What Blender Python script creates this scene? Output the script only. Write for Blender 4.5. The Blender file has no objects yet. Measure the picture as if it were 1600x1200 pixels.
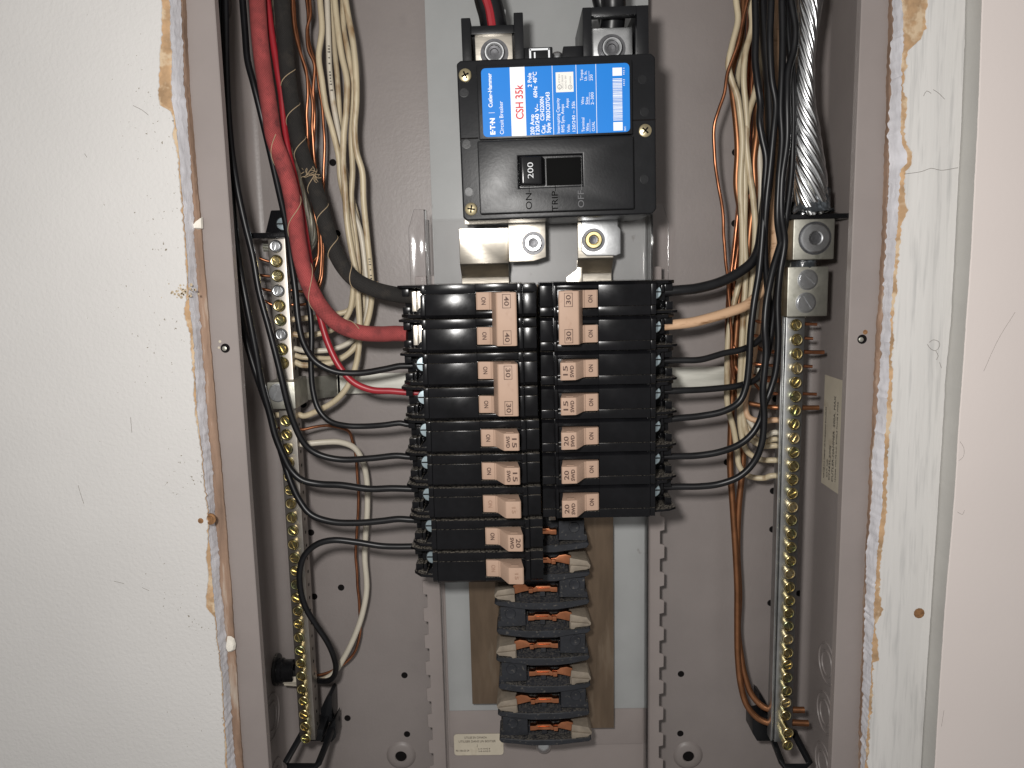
import bpy, bmesh, math, random
from mathutils import Vector, Matrix, noise as mnoise

random.seed(7)
S = 0.001                      # all dimensions below are in millimetres
scene = bpy.context.scene
col = scene.collection

# ------------------------------------------------------------------ camera
CAM = Vector((-11.37, -415.09, 75.54))
PITCH, YAW, ROLL, FPX = -0.1416, 0.0125, 0.0215, 1222.54


def cam_matrix():
    cp, sp, cy, sy, cr, sr = (math.cos(PITCH), math.sin(PITCH), math.cos(YAW), math.sin(YAW),
                              math.cos(ROLL), math.sin(ROLL))
    ry = Matrix(((cy, -sy, 0), (sy, cy, 0), (0, 0, 1)))
    rp = Matrix(((1, 0, 0), (0, cp, -sp), (0, sp, cp)))
    rr = Matrix(((cr, 0, sr), (0, 1, 0), (-sr, 0, cr)))
    return ry @ rp @ rr        # columns: right, forward, up


CM = cam_matrix()
cam_data = bpy.data.cameras.new("camera")
cam_data.sensor_width = 36
cam_data.lens = FPX / 1600 * 36
cam_data.clip_start = 0.01
cam_data.clip_end = 20
cam = bpy.data.objects.new("camera", cam_data)
right, fwd, up = CM.col[0], CM.col[1], CM.col[2]
cam.matrix_world = Matrix(((right[0], up[0], -fwd[0], CAM.x * S), (right[1], up[1], -fwd[1], CAM.y * S),
                           (right[2], up[2], -fwd[2], CAM.z * S), (0, 0, 0, 1)))
col.objects.link(cam)
scene.camera = cam

# ------------------------------------------------------------------ light: room ambience and the phone's lamp
world = bpy.data.worlds.new("World")
scene.world = world
world.use_nodes = True
bg = world.node_tree.nodes["Background"]
bg.inputs[0].default_value = (1.0, 0.975, 0.95, 1)
bg.inputs[1].default_value = 0.31

fl = bpy.data.lights.new("camera_flash", 'AREA')
fl.shape = 'DISK'
fl.size = 0.036
fl.energy = 1.97
fl.color = (1.0, 0.975, 0.945)
flash = bpy.data.objects.new("camera_flash", fl)
fpos = CAM + right * -45 + up * 46
flash.location = fpos * S
flash.rotation_euler = (Vector((-5, 60, 20)) - fpos).to_track_quat('-Z', 'Y').to_euler()
col.objects.link(flash)

vs = scene.view_settings
vs.view_transform = 'Standard'
vs.look = 'None'
vs.exposure = 0
vs.gamma = 1
vs.use_curve_mapping = False
scene.cycles.max_bounces = 8
scene.cycles.sample_clamp_indirect = 4


# ------------------------------------------------------------------ helpers
def at(px, py, y):
    """the point on the plane at depth y that is seen at photo position px, py"""
    d = right * ((px - 800) / FPX) + fwd + up * ((600 - py) / FPX)
    return CAM + d * ((y - CAM.y) / d.y)


def at_x(px, py, x):
    d = right * ((px - 800) / FPX) + fwd + up * ((600 - py) / FPX)
    return CAM + d * ((x - CAM.x) / d.x)


def tag(o, label=None, cat=None, group=None, kind=None):
    for k, v in (("label", label), ("category", cat), ("group", group), ("kind", kind)):
        if v:
            o[k] = v
    return o


def empty(name, loc=(0, 0, 0), label=None, cat=None, group=None, roty=0):
    o = bpy.data.objects.new(name, None)
    o.empty_display_size = 0.01
    o.location = Vector(loc) * S
    o.rotation_euler = (0, roty, 0)
    col.objects.link(o)
    return tag(o, label, cat, group)


class MB:
    def __init__(self):
        self.v, self.f, self.uv = [], [], {}

    def add(self, vs, fs):
        b = len(self.v)
        self.v += [tuple(p) for p in vs]
        self.f += [tuple(b + i for i in f) for f in fs]
        return self

    def box(self, x0, x1, y0, y1, z0, z1):
        x0, x1 = min(x0, x1), max(x0, x1)
        y0, y1 = min(y0, y1), max(y0, y1)
        z0, z1 = min(z0, z1), max(z0, z1)
        return self.add([(x0, y0, z0), (x1, y0, z0), (x1, y1, z0), (x0, y1, z0),
                         (x0, y0, z1), (x1, y0, z1), (x1, y1, z1), (x0, y1, z1)],
                        [(0, 1, 5, 4), (1, 2, 6, 5), (2, 3, 7, 6), (3, 0, 4, 7), (4, 5, 6, 7), (3, 2, 1, 0)])

    def prism(self, poly, axis, a0, a1):
        """poly in the plane across axis: y -> (x,z), z -> (x,y), x -> (y,z)"""
        def P(p, a):
            return {'y': (p[0], a, p[1]), 'z': (p[0], p[1], a), 'x': (a, p[0], p[1])}[axis]
        n = len(poly)
        vs = [P(p, a0) for p in poly] + [P(p, a1) for p in poly]
        fs = [tuple(range(n)), tuple(range(2 * n - 1, n - 1, -1))]
        fs += [(i, n + i, n + (i + 1) % n, (i + 1) % n) for i in range(n)]
        return self.add(vs, fs)

    def lathe(self, prof, o, axis=(0, -1, 0), n=20, close=True):
        """prof: (radius, height along axis)"""
        a = Vector(axis).normalized()
        q = a.to_track_quat('Z', 'Y')
        u, w = q @ Vector((1, 0, 0)), q @ Vector((0, 1, 0))
        o = Vector(o)
        vs, fs = [], []
        for r, h in prof:
            for k in range(n):
                t = 2 * math.pi * k / n
                vs.append(o + a * h + (u * math.cos(t) + w * math.sin(t)) * r)
        for i in range(len(prof) - 1):
            for k in range(n):
                fs.append((i * n + k, i * n + (k + 1) % n, (i + 1) * n + (k + 1) % n, (i + 1) * n + k))
        if close:
            fs.append(tuple(reversed(range(n))))
            fs.append(tuple((len(prof) - 1) * n + k for k in range(n)))
        return self.add(vs, fs)

    def tube(self, pts, r, n=10, cap=True, uv=True, phase=0.0):
        pts = [Vector(p) for p in pts]
        m = len(pts)
        rs = r if isinstance(r, (list, tuple)) else [r] * m
        T = [(pts[min(i + 1, m - 1)] - pts[max(i - 1, 0)]).normalized() for i in range(m)]
        ref = Vector((0, 1, 0)) if abs(T[0].y) < .9 else Vector((1, 0, 0))
        nrm = (ref - T[0] * ref.dot(T[0])).normalized()
        vs, fs = [], []
        L = 0
        Ls = []
        for i in range(m):
            if i:
                nrm = (nrm - T[i] * nrm.dot(T[i])).normalized()
                L += (pts[i] - pts[i - 1]).length
            Ls.append(L)
            b = T[i].cross(nrm)
            for k in range(n):
                t = 2 * math.pi * k / n + phase
                vs.append(pts[i] + (nrm * math.cos(t) + b * math.sin(t)) * rs[i])
        base = len(self.f)
        circ = 2 * math.pi * (sum(rs) / m)
        for i in range(m - 1):
            for k in range(n):
                fs.append((i * n + k, i * n + (k + 1) % n, (i + 1) * n + (k + 1) % n, (i + 1) * n + k))
                u0, u1 = circ * k / n, circ * (k + 1) / n
                self.uv[base + len(fs) - 1] = ((u0, Ls[i]), (u1, Ls[i]), (u1, Ls[i + 1]), (u0, Ls[i + 1]))
        if cap:
            fs.append(tuple(reversed(range(n))))
            fs.append(tuple((m - 1) * n + k for k in range(n)))
        return self.add(vs, fs)

    def build(self, name, mat, parent=None, bevel=0, segs=2, smooth=35, loc=None, label=None):
        loc = Vector(loc) if loc is not None else Vector((0, 0, 0))
        me = bpy.data.meshes.new(name)
        bm = bmesh.new()
        bv = [bm.verts.new((Vector(p) - loc) * S) for p in self.v]
        uvl = bm.loops.layers.uv.new("UVMap") if self.uv else None
        for i, f in enumerate(self.f):
            try:
                fc = bm.faces.new([bv[k] for k in f])
            except ValueError:
                continue
            if uvl and i in self.uv:
                for lp, c in zip(fc.loops, self.uv[i]):
                    lp[uvl].uv = c
        bmesh.ops.recalc_face_normals(bm, faces=bm.faces)
        if bevel:
            ed = [e for e in bm.edges if len(e.link_faces) == 2 and e.calc_face_angle(0) > 0.6]
            bmesh.ops.bevel(bm, geom=ed, offset=bevel * S, segments=segs, profile=0.6, affect='EDGES',
                            clamp_overlap=True)
        bm.to_mesh(me)
        bm.free()
        if smooth:
            for p in me.polygons:
                p.use_smooth = True
            me.set_sharp_from_angle(angle=math.radians(smooth))
        me.materials.append(mat)
        o = bpy.data.objects.new(name, me)
        o.location = loc * S
        col.objects.link(o)
        if parent:
            o.parent = parent
        if label:
            o["label"] = label
        return o


def spline(pts, step=1.6):
    """Catmull-Rom through 3-D points, resampled"""
    P = [Vector(p) for p in pts]
    P = [P[0] * 2 - P[1]] + P + [P[-1] * 2 - P[-2]]
    out = []
    for i in range(1, len(P) - 2):
        p0, p1, p2, p3 = P[i - 1], P[i], P[i + 1], P[i + 2]
        t0 = 0
        t1 = t0 + max((p1 - p0).length, 1e-6) ** .5
        t2 = t1 + max((p2 - p1).length, 1e-6) ** .5
        t3 = t2 + max((p3 - p2).length, 1e-6) ** .5
        n = max(2, int((p2 - p1).length / step))
        for k in range(n):
            t = t1 + (t2 - t1) * k / n
            a1 = p0 * ((t1 - t) / (t1 - t0)) + p1 * ((t - t0) / (t1 - t0))
            a2 = p1 * ((t2 - t) / (t2 - t1)) + p2 * ((t - t1) / (t2 - t1))
            a3 = p2 * ((t3 - t) / (t3 - t2)) + p3 * ((t - t2) / (t3 - t2))
            b1 = a1 * ((t2 - t) / (t2 - t0)) + a2 * ((t - t0) / (t2 - t0))
            b2 = a2 * ((t3 - t) / (t3 - t1)) + a3 * ((t - t1) / (t3 - t1))
            out.append(b1 * ((t2 - t) / (t2 - t1)) + b2 * ((t - t1) / (t2 - t1)))
    out.append(P[-2])
    return out


# ------------------------------------------------------------------ materials
MATS = {}


def mat(name, c, rough=.5, metal=0.0, var=0.0, vscale=60, bump=0.0, bscale=400, c2=None, c2_at=(.55, .7), c2_scale=80,
        spec=.5, stretch=None, dust=0.0, dustc=(.28, .25, .21), detail=3, coat=0.0, rvar=0.0):
    m = bpy.data.materials.new(name)
    m.use_nodes = True
    nt = m.node_tree
    N, Lk = nt.nodes, nt.links
    b = N["Principled BSDF"]
    b.inputs["Roughness"].default_value = rough
    b.inputs["Metallic"].default_value = metal
    b.inputs["Specular IOR Level"].default_value = spec
    b.inputs["Coat Weight"].default_value = coat
    tc = N.new("ShaderNodeTexCoord")
    vec = tc.outputs["Object"]
    if stretch:
        mp = N.new("ShaderNodeMapping")
        mp.inputs["Scale"].default_value = stretch
        Lk.new(vec, mp.inputs[0])
        vec = mp.outputs[0]

    def nz(scale, det=detail, rgh=.6):
        n = N.new("ShaderNodeTexNoise")
        n.inputs["Scale"].default_value = scale
        n.inputs["Detail"].default_value = det
        n.inputs["Roughness"].default_value = rgh
        Lk.new(vec, n.inputs["Vector"])
        return n.outputs["Fac"]

    def ramp(fac, a, b_, ca=(0, 0, 0, 1), cb=(1, 1, 1, 1)):
        r = N.new("ShaderNodeValToRGB")
        r.color_ramp.elements[0].position = a
        r.color_ramp.elements[1].position = b_
        r.color_ramp.elements[0].color = ca
        r.color_ramp.elements[1].color = cb
        Lk.new(fac, r.inputs[0])
        return r.outputs[0]

    def mix(fac, A, B):
        x = N.new("ShaderNodeMix")
        x.data_type = 'RGBA'
        Lk.new(fac, x.inputs[0])
        for s, i in ((A, 6), (B, 7)):
            if isinstance(s, (tuple, list)):
                x.inputs[i].default_value = (*s[:3], 1)
            else:
                Lk.new(s, x.inputs[i])
        return x.outputs[2]

    out = None
    if var:
        lo = tuple(max(0, v * (1 - var)) for v in c)
        hi = tuple(min(1, v * (1 + var)) for v in c)
        out = ramp(nz(vscale), .3, .7, (*lo, 1), (*hi, 1))
    if c2:
        out = mix(ramp(nz(c2_scale), *c2_at), out if out else c, c2)
    if dust:
        g = N.new("ShaderNodeNewGeometry")
        sx = N.new("ShaderNodeSeparateXYZ")
        Lk.new(g.outputs["Normal"], sx.inputs[0])
        up_ = ramp(sx.outputs["Z"], .86, .98)
        sp = ramp(nz(900, 4), .42, .62)
        ml = N.new("ShaderNodeMath")
        ml.operation = 'MULTIPLY'
        Lk.new(up_, ml.inputs[0])
        Lk.new(sp, ml.inputs[1])
        m2 = N.new("ShaderNodeMath")
        m2.operation = 'MULTIPLY'
        m2.inputs[1].default_value = dust
        Lk.new(ml.outputs[0], m2.inputs[0])
        out = mix(m2.outputs[0], out if out else c, dustc)
    if out is not None:
        Lk.new(out, b.inputs["Base Color"])
    else:
        b.inputs["Base Color"].default_value = (*c, 1)
    if rvar:
        mr = N.new("ShaderNodeMapRange")
        mr.inputs[3].default_value = max(0.02, rough - rvar)
        mr.inputs[4].default_value = min(1, rough + rvar)
        Lk.new(nz(vscale * 1.7), mr.inputs[0])
        Lk.new(mr.outputs[0], b.inputs["Roughness"])
    if bump:
        bp = N.new("ShaderNodeBump")
        bp.inputs["Strength"].default_value = 1
        bp.inputs["Distance"].default_value = bump * S
        Lk.new(nz(bscale, 2), bp.inputs["Height"])
        Lk.new(bp.outputs[0], b.inputs["Normal"])
    MATS[name] = m
    return m


def cloth(name, c, dirt, thread):
    """woven braid over a cable: needs the tube's UV (millimetres)"""
    m = mat(name, c, .85, var=.25, vscale=90, c2=dirt, c2_at=(.5, .75), c2_scale=130)
    nt = m.node_tree
    N, Lk = nt.nodes, nt.links
    b = N["Principled BSDF"]
    uv = N.new("ShaderNodeUVMap")
    hs = []
    for ang in (45, -45):
        mp = N.new("ShaderNodeMapping")
        mp.inputs["Rotation"].default_value = (0, 0, math.radians(ang))
        Lk.new(uv.outputs[0], mp.inputs[0])
        w = N.new("ShaderNodeTexWave")
        w.inputs["Scale"].default_value = .36
        w.inputs["Distortion"].default_value = 1.5
        Lk.new(mp.outputs[0], w.inputs[0])
        hs.append(w.outputs["Fac"])
    mx = N.new("ShaderNodeMath")
    mx.operation = 'MAXIMUM'
    Lk.new(hs[0], mx.inputs[0])
    Lk.new(hs[1], mx.inputs[1])
    bp = N.new("ShaderNodeBump")
    bp.inputs["Strength"].default_value = .8
    bp.inputs["Distance"].default_value = .35 * S
    Lk.new(mx.outputs[0], bp.inputs["Height"])
    Lk.new(bp.outputs[0], b.inputs["Normal"])
    old = b.inputs["Base Color"].links[0].from_socket
    x = N.new("ShaderNodeMix")
    x.data_type = 'RGBA'
    x.blend_type = 'MULTIPLY'
    x.inputs[0].default_value = .5
    Lk.new(old, x.inputs[6])
    Lk.new(mx.outputs[0], x.inputs[7])
    Lk.new(x.outputs[2], b.inputs["Base Color"])
    return m


paint = mat("taupe_enamel", (.245, .216, .205), .42, var=.05, vscale=25, bump=.10, bscale=420, spec=.45,
            c2=(.20, .176, .168), c2_at=(.66, .8), c2_scale=18, rvar=.05)
paint_smooth = mat("taupe_enamel_smooth", (.262, .228, .215), .45, var=.05, vscale=25, bump=.03, bscale=300, spec=.4)
plate_grey = mat("pale_grey_enamel", (.325, .331, .328), .42, var=.05, vscale=30, c2=(.22, .21, .20), c2_at=(.70, .78),
                 c2_scale=90, bump=.02, bscale=500)
plaster = mat("white_wall_paint", (.58, .566, .55), .75, var=.035, vscale=9, bump=.30, bscale=480, spec=.25, detail=5)
pinkwall = mat("pink_white_wall_paint", (.67, .605, .575), .7, var=.02, vscale=8, bump=.05, bscale=400, spec=.25)
boardpaint = mat("brushed_white_paint", (.62, .605, .585), .6, var=.05, vscale=14, bump=.16, bscale=90,
                 stretch=(5, 1, .35), c2=(.43, .425, .415), c2_at=(.52, .78), c2_scale=60, spec=.35)
step_shade = mat("shaded_return_paint", (.42, .41, .385), .6, var=.05, vscale=30, bump=.05, bscale=200)  # wall return painted grey for the grazing light on it
gypsum = mat("gypsum", (.70, .69, .72), .85, var=.10, vscale=70, bump=.8, bscale=160, detail=6, stretch=(1, 1, .5))
paper = mat("torn_brown_paper", (.42, .27, .15), .9, var=.3, vscale=110, bump=.5, bscale=260, c2=(.55, .42, .28),
            c2_at=(.5, .62), c2_scale=120)
wood = mat("raw_wood", (.25, .16, .11), .75, var=.35, vscale=60, bump=.4, bscale=160, stretch=(3, 3, .35),
           c2=(.42, .36, .30), c2_at=(.58, .72), c2_scale=60)
black = mat("black_phenolic", (.006, .006, .007), .20, var=.3, vscale=70, bump=.022, bscale=240, spec=.20, dust=.75,
            rvar=.10)
black_dusty = mat("dusty_black_plastic", (.013, .013, .0135), .4, var=.3, vscale=90, bump=.05, bscale=300, spec=.4,
                  dust=.9, dustc=(.20, .18, .155), c2=(.035, .033, .030), c2_at=(.60, .8), c2_scale=260)
black_main = mat("charcoal_moulded_plastic", (.0085, .0088, .0100), .34, var=.15, vscale=60, bump=.03, bscale=600, spec=.24,
                 rvar=.06)
black_gloss = mat("gloss_black_plastic", (.007, .007, .008), .2, spec=.4)
insul = mat("blue_black_insulator", (.011, .0125, .017), .6, var=.3, vscale=120, bump=.15, bscale=500, dust=.85,
            dustc=(.15, .135, .115), c2=(.085, .078, .068), c2_at=(.62, .72), c2_scale=520)
tan = mat("tan_handle_plastic", (.415, .285, .212), .5, spec=.22, var=.05, vscale=60, bump=.02, bscale=400, c2=(.33, .21, .15),
          c2_at=(.62, .85), c2_scale=160)
tan_ink = mat("dark_handle_ink", (.07, .035, .025), .7)
tan_relief_shade = mat("relief_shaded_tan", (.29, .175, .12), .5)  # handle tan darkened to paint in the shade of the relief letters
zinc = mat("zinc_plate", (.62, .63, .64), .32, 1, var=.15, vscale=160, bump=.03, bscale=700)
bluezinc = mat("blue_zinc_plate", (.48, .58, .62), .35, 1, var=.12, vscale=200)
yellowzinc = mat("yellow_zinc_plate", (.60, .50, .26), .27, 1, var=.25, vscale=240, c2=(.42, .44, .26), c2_at=(.5, .65),
                 c2_scale=200)
brassy = mat("dull_brass", (.68, .58, .36), .3, 1, var=.15, vscale=200)
tin = mat("tinned_bus", (.80, .74, .64), .33, 1, var=.10, vscale=70, bump=.03, bscale=300, stretch=(1, 1, 3), rvar=.06)
lugal = mat("dull_plated_lug", (.50, .49, .43), .46, 1, var=.18, vscale=120, bump=.04, bscale=500,
            c2=(.34, .34, .28), c2_at=(.58, .75), c2_scale=160)
alu = mat("bare_aluminium", (.86, .87, .88), .27, 1, var=.15, vscale=120, bump=.03, bscale=300)
strapmat = mat("aluminium_strap", (.70, .69, .62), .5, .4, var=.12, vscale=60, c2=(.42, .42, .36), c2_at=(.55, .8),
               c2_scale=40, stretch=(.3, 1, 3))
barside = mat("bar_metal", (.40, .37, .335), .42, 1, var=.12, vscale=90, c2=(.40, .39, .36), c2_at=(.6, .8), c2_scale=120)
barblue = mat("ground_bar_metal", (.47, .475, .47), .36, 1, var=.18, vscale=90)
bronze = mat("tarnished_bus", (.165, .118, .080), .42, .6, var=.20, vscale=40, stretch=(3, 1, .5), bump=.03, bscale=200,
             c2=(.225, .17, .12), c2_at=(.56, .72), c2_scale=45)
dustytin = mat("dusty_tinned_finger", (.25, .21, .165), .65, .3, var=.18, vscale=160, bump=.08, bscale=400)
copper = mat("bright_copper", (.55, .22, .11), .32, 1, var=.2, vscale=160)
copperwire = mat("copper_wire", (.40, .165, .085), .36, .95, var=.35, vscale=110)
copperdull = mat("brown_copper", (.30, .135, .065), .42, .85, var=.22, vscale=90)
pvc_black = mat("black_wire_pvc", (.007, .007, .008), .36, bump=.03, bscale=160, spec=.36, var=.3, vscale=120)
pvc_red = mat("red_wire_pvc", (.30, .016, .024), .38, var=.12, vscale=80)
pvc_white = mat("cream_wire_pvc", (.50, .42, .285), .42, var=.12, vscale=60, c2=(.25, .155, .075), c2_at=(.53, .72),
                c2_scale=110, stretch=(1, 1, .4))
pvc_white2 = mat("white_wire_pvc", (.56, .51, .42), .42, var=.06, vscale=60, c2=(.42, .33, .22), c2_at=(.66, .8),
                 c2_scale=60)
pvc_peach = mat("peach_wire_pvc", (.60, .385, .235), .42, var=.08, vscale=60, c2=(.26, .13, .06), c2_at=(.58, .74),
                c2_scale=190, stretch=(.35, .6, 1.3))
print_ink = mat("wire_print_ink", (.06, .05, .04), .7)
cloth_red = cloth("red_cloth_braid", (.36, .062, .060), (.17, .034, .034), None)
cloth_black = cloth("black_cloth_braid", (.016, .014, .0125), (.040, .033, .026), None)
twine = mat("tan_twine", (.36, .27, .17), .9)
label_blue = mat("blue_label", (.004, .180, .60), .5, spec=.25, var=.03, vscale=30)
ink_white = mat("white_ink", (.80, .82, .84), .5)
ink_red = mat("red_ink", (.55, .025, .04), .5)
ink_black = mat("black_ink", (.02, .02, .02), .6)
ink_grey = mat("grey_ink", (.30, .30, .30), .6)
ink_grey2 = mat("worn_white_ink", (.55, .56, .57), .6)
ink_brown = mat("faded_brown_ink", (.09, .07, .055), .7)
ink_dim = mat("engraved_grey", (.085, .085, .09), .6)
engrave = mat("engraved_black", (.001, .001, .001), 1.0, spec=0)
cream_label = mat("cream_paper_label", (.52, .465, .37), .6, var=.08, vscale=60, c2=(.42, .36, .27), c2_at=(.58, .75),
                  c2_scale=90)
hole_black = mat("recess_shade", (.008, .007, .007), .9, spec=.1)  # flat black painted in for the shade inside holes and slots
scarmat = mat("rust_stain", (.22, .11, .045), .85, var=.4, vscale=400, bump=.4, bscale=700)
whitechip = mat("plaster_chip", (.74, .70, .62), .8, var=.06, vscale=200, bump=.3, bscale=300)
wax = mat("dark_joint_compound", (.04, .045, .05), .25, var=.3, vscale=200, bump=.5, bscale=260, c2=(.16, .18, .20),
          c2_at=(.5, .7), c2_scale=220)

clear = bpy.data.materials.new("clear_plastic")
clear.use_nodes = True
_n, _l = clear.node_tree.nodes, clear.node_tree.links
_n.remove(_n["Principled BSDF"])
_t = _n.new("ShaderNodeBsdfTransparent")
_t.inputs[0].default_value = (.975, .97, .97, 1)
_g = _n.new("ShaderNodeBsdfGlossy")
_g.inputs["Roughness"].default_value = .07
_f = _n.new("ShaderNodeFresnel")
_f.inputs[0].default_value = 1.3
_m = _n.new("ShaderNodeMixShader")
_l.new(_f.outputs[0], _m.inputs[0])
_l.new(_t.outputs[0], _m.inputs[1])
_l.new(_g.outputs[0], _m.inputs[2])
_l.new(_m.outputs[0], _n["Material Output"].inputs[0])

# specks of missing paint near the broken plaster edge
def add_specks(m, xmin, xmax):
    nt = m.node_tree
    N, Lk = nt.nodes, nt.links
    b = N["Principled BSDF"]
    old = b.inputs["Base Color"].links[0].from_socket
    tc = N.new("ShaderNodeTexCoord")
    n1 = N.new("ShaderNodeTexNoise"); n1.inputs["Scale"].default_value = 700; n1.inputs["Detail"].default_value = 3
    n2 = N.new("ShaderNodeTexNoise"); n2.inputs["Scale"].default_value = 26
    for n in (n1, n2):
        Lk.new(tc.outputs["Object"], n.inputs["Vector"])
    s = N.new("ShaderNodeSeparateXYZ")
    Lk.new(tc.outputs["Object"], s.inputs[0])
    mr = N.new("ShaderNodeMapRange")
    mr.inputs[1].default_value = xmin * S
    mr.inputs[2].default_value = xmax * S
    Lk.new(s.outputs["X"], mr.inputs[0])
    a = N.new("ShaderNodeMath"); a.operation = 'MULTIPLY'
    Lk.new(mr.outputs[0], a.inputs[0]); Lk.new(n2.outputs["Fac"], a.inputs[1])
    a2 = N.new("ShaderNodeMath"); a2.operation = 'MULTIPLY_ADD'
    a2.inputs[1].default_value = .205
    Lk.new(a.outputs[0], a2.inputs[0]); Lk.new(n1.outputs["Fac"], a2.inputs[2])
    r = N.new("ShaderNodeValToRGB")
    r.color_ramp.elements[0].position = .80
    r.color_ramp.elements[1].position = .84
    Lk.new(a2.outputs[0], r.inputs[0])
    x = N.new("ShaderNodeMix"); x.data_type = 'RGBA'
    Lk.new(r.outputs[0], x.inputs[0]); Lk.new(old, x.inputs[6])
    x.inputs[7].default_value = (.20, .17, .13, 1)
    Lk.new(x.outputs[2], b.inputs["Base Color"])


add_specks(plaster, -260, -190)

# ------------------------------------------------------------------ lettering
_tcache = {}


def text(body, h, m, parent, pos, ang=0, bold=0.0, width=None, align='CENTER', ext=.06):
    """flat lettering facing the viewer (-y); h = cap height in mm, ang turns it in the picture plane (degrees, ccw)"""
    key = (body, h, bold, align, width, ext)
    if key not in _tcache:
        cu = bpy.data.curves.new("lettering", 'FONT')
        cu.body = body
        cu.size = h / .70 * S
        cu.extrude = ext * S
        cu.offset = bold * S
        cu.align_x = align
        cu.align_y = 'CENTER'
        cu.resolution_u = 3
        to = bpy.data.objects.new("lettering", cu)
        col.objects.link(to)
        dg = bpy.context.evaluated_depsgraph_get()
        me = bpy.data.meshes.new_from_object(to.evaluated_get(dg))
        bpy.data.objects.remove(to)
        xs = [v.co.x for v in me.vertices]
        if width and xs:
            k = width * S / (max(xs) - min(xs))
            for v in me.vertices:
                v.co.x *= k
        me.materials.clear()
        _tcache[key] = me
    me = _tcache[key].copy()
    me.materials.append(m)
    o = bpy.data.objects.new("lettering", me)
    col.objects.link(o)
    o.matrix_local = (Matrix.Translation(Vector(pos) * S) @ Matrix.Rotation(-math.radians(ang), 4, 'Y')
                      @ Matrix.Rotation(math.radians(90), 4, 'X'))
    o.parent = parent
    return o


# ------------------------------------------------------------------ walls around the opening
def edge_fn(pts, y, amp, seed, freq=.05, amp2=None):
    """photo-traced edge -> x as a function of z on the plane at depth y, with ragged noise"""
    P = sorted([at(px, py, y) for px, py in pts], key=lambda p: p.z)

    def f(z):
        if z <= P[0].z:
            a, b = P[0], P[1]
        elif z >= P[-1].z:
            a, b = P[-2], P[-1]
        else:
            for i in range(len(P) - 1):
                if P[i].z <= z <= P[i + 1].z:
                    a, b = P[i], P[i + 1]
                    break
        if z < P[0].z or z > P[-1].z:
            x = P[0].x if z < P[0].z else P[-1].x
        else:
            x = a.x + (b.x - a.x) * (z - a.z) / max(b.z - a.z, 1e-6)
        x += amp * mnoise.noise((seed, z * freq, 0)) + (amp2 if amp2 is not None else amp * .6) * mnoise.noise(
            (seed + 5, z * freq * 6, 3)) + amp * .55 * mnoise.noise((seed + 9, z * .62, 3))
        return x
    return f


ZS = [-330 + i * 1.0 for i in range(661)]


def strip(name, mt, cols, parent=None, smooth=40):
    """cols: list of (x-function or number, y-function or number) across the strip"""
    b = MB()
    n = len(cols)
    vs = []
    for z in ZS:
        for fx, fy in cols:
            vs.append((fx(z) if callable(fx) else fx, fy(z) if callable(fy) else fy, z))
    fs = [(i * n + k, i * n + k + 1, (i + 1) * n + k + 1, (i + 1) * n + k) for i in range(len(ZS) - 1) for k in
          range(n - 1)]
    b.add(vs, fs)
    return b.build(name, mt, parent, smooth=smooth)


# left: painted wall, torn paper, gypsum cut face, wood strip
YW = -15
LA = [(252, 0), (251, 60), (250, 110), (246, 130), (246, 155), (250, 165), (266, 172), (272, 190), (269, 215),
      (276, 240), (281, 280), (285, 340), (290, 400), (292, 470), (287, 490), (297, 520), (300, 560), (303, 620),
      (311, 680), (317, 740), (322, 790), (325, 840), (322, 870), (326, 900), (323, 930), (322, 950), (334, 965),
      (339, 1000), (345, 1060), (350, 1130), (352, 1200)]
LB = [(265, 0), (268, 100), (268, 160), (272, 175), (277, 215), (281, 260), (287, 340), (293, 420), (296, 480),
      (303, 540), (306, 620), (314, 700), (319, 760), (326, 830), (331, 900), (335, 950), (340, 1000), (347, 1080),
      (352, 1140), (355, 1200)]
LC = [(283, 0), (288, 140), (293, 200), (298, 270), (303, 360), (308, 450), (314, 520), (320, 600), (327, 690),
      (333, 760), (341, 860), (347, 940), (354, 1010), (360, 1090), (368, 1200)]
LD = [(289, 0), (296, 140), (305, 250), (314, 350), (322, 450), (331, 560), (338, 650), (346, 730), (354, 830),
      (361, 920), (367, 1010), (373, 1100), (380, 1200)]
fLA = edge_fn(LA, YW, .8, 1.3, .10, .7)
fLB = edge_fn(LB, YW + .8, .5, 4.1, .09, .5)
fLC = edge_fn(LC, -4, .7, 8.2, .06, .7)
fLD = edge_fn(LD, -1.5, .3, 2.2, .04, .25)
fLBs = lambda z: max(fLB(z), fLA(z) + .25)
wall_left = strip("wall_left", plaster, [(-520, YW), (-300, YW), (lambda z: fLA(z) - .2, YW), (fLA, YW + .5)])
tag(wall_left, "off-white painted wall left of the panel with a broken edge", kind="structure")
strip("torn_paper", paper, [(lambda z: fLA(z) - .5, YW + .45),
                            (lambda z: (fLA(z) + fLBs(z)) / 2, lambda z: YW + .5 + .35 * mnoise.noise((z * .3, 0, 1))),
                            (fLBs, YW + .9)], wall_left)
strip("gypsum_core", gypsum, [(lambda z: fLBs(z) - .3, YW + .8),
                              (lambda z: fLBs(z) * .62 + fLC(z) * .38 + .6 * mnoise.noise((z * .12, 7, 1)),
                               lambda z: YW + 4 + 1.2 * mnoise.noise((z * .2, 3, 1))),
                              (lambda z: fLBs(z) * .3 + fLC(z) * .7 + .6 * mnoise.noise((z * .15, 9, 1)),
                               lambda z: YW + 7.5 + 1.0 * mnoise.noise((z * .25, 5, 1))), (fLC, -3.8)], wall_left)
strip("wood_strip", wood, [(lambda z: fLC(z) - 1, -3.2), (lambda z: fLC(z) + .7, lambda z: -3.4 + .3 * mnoise.noise((z * .1, 2, 2))),
                           (lambda z: fLC(z) * .4 + fLD(z) * .6, lambda z: -2.8 + .4 * mnoise.noise((z * .15, 8, 2))),
                           (fLD, -1.8), (lambda z: fLD(z) - .2, .6)], wall_left)

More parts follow.
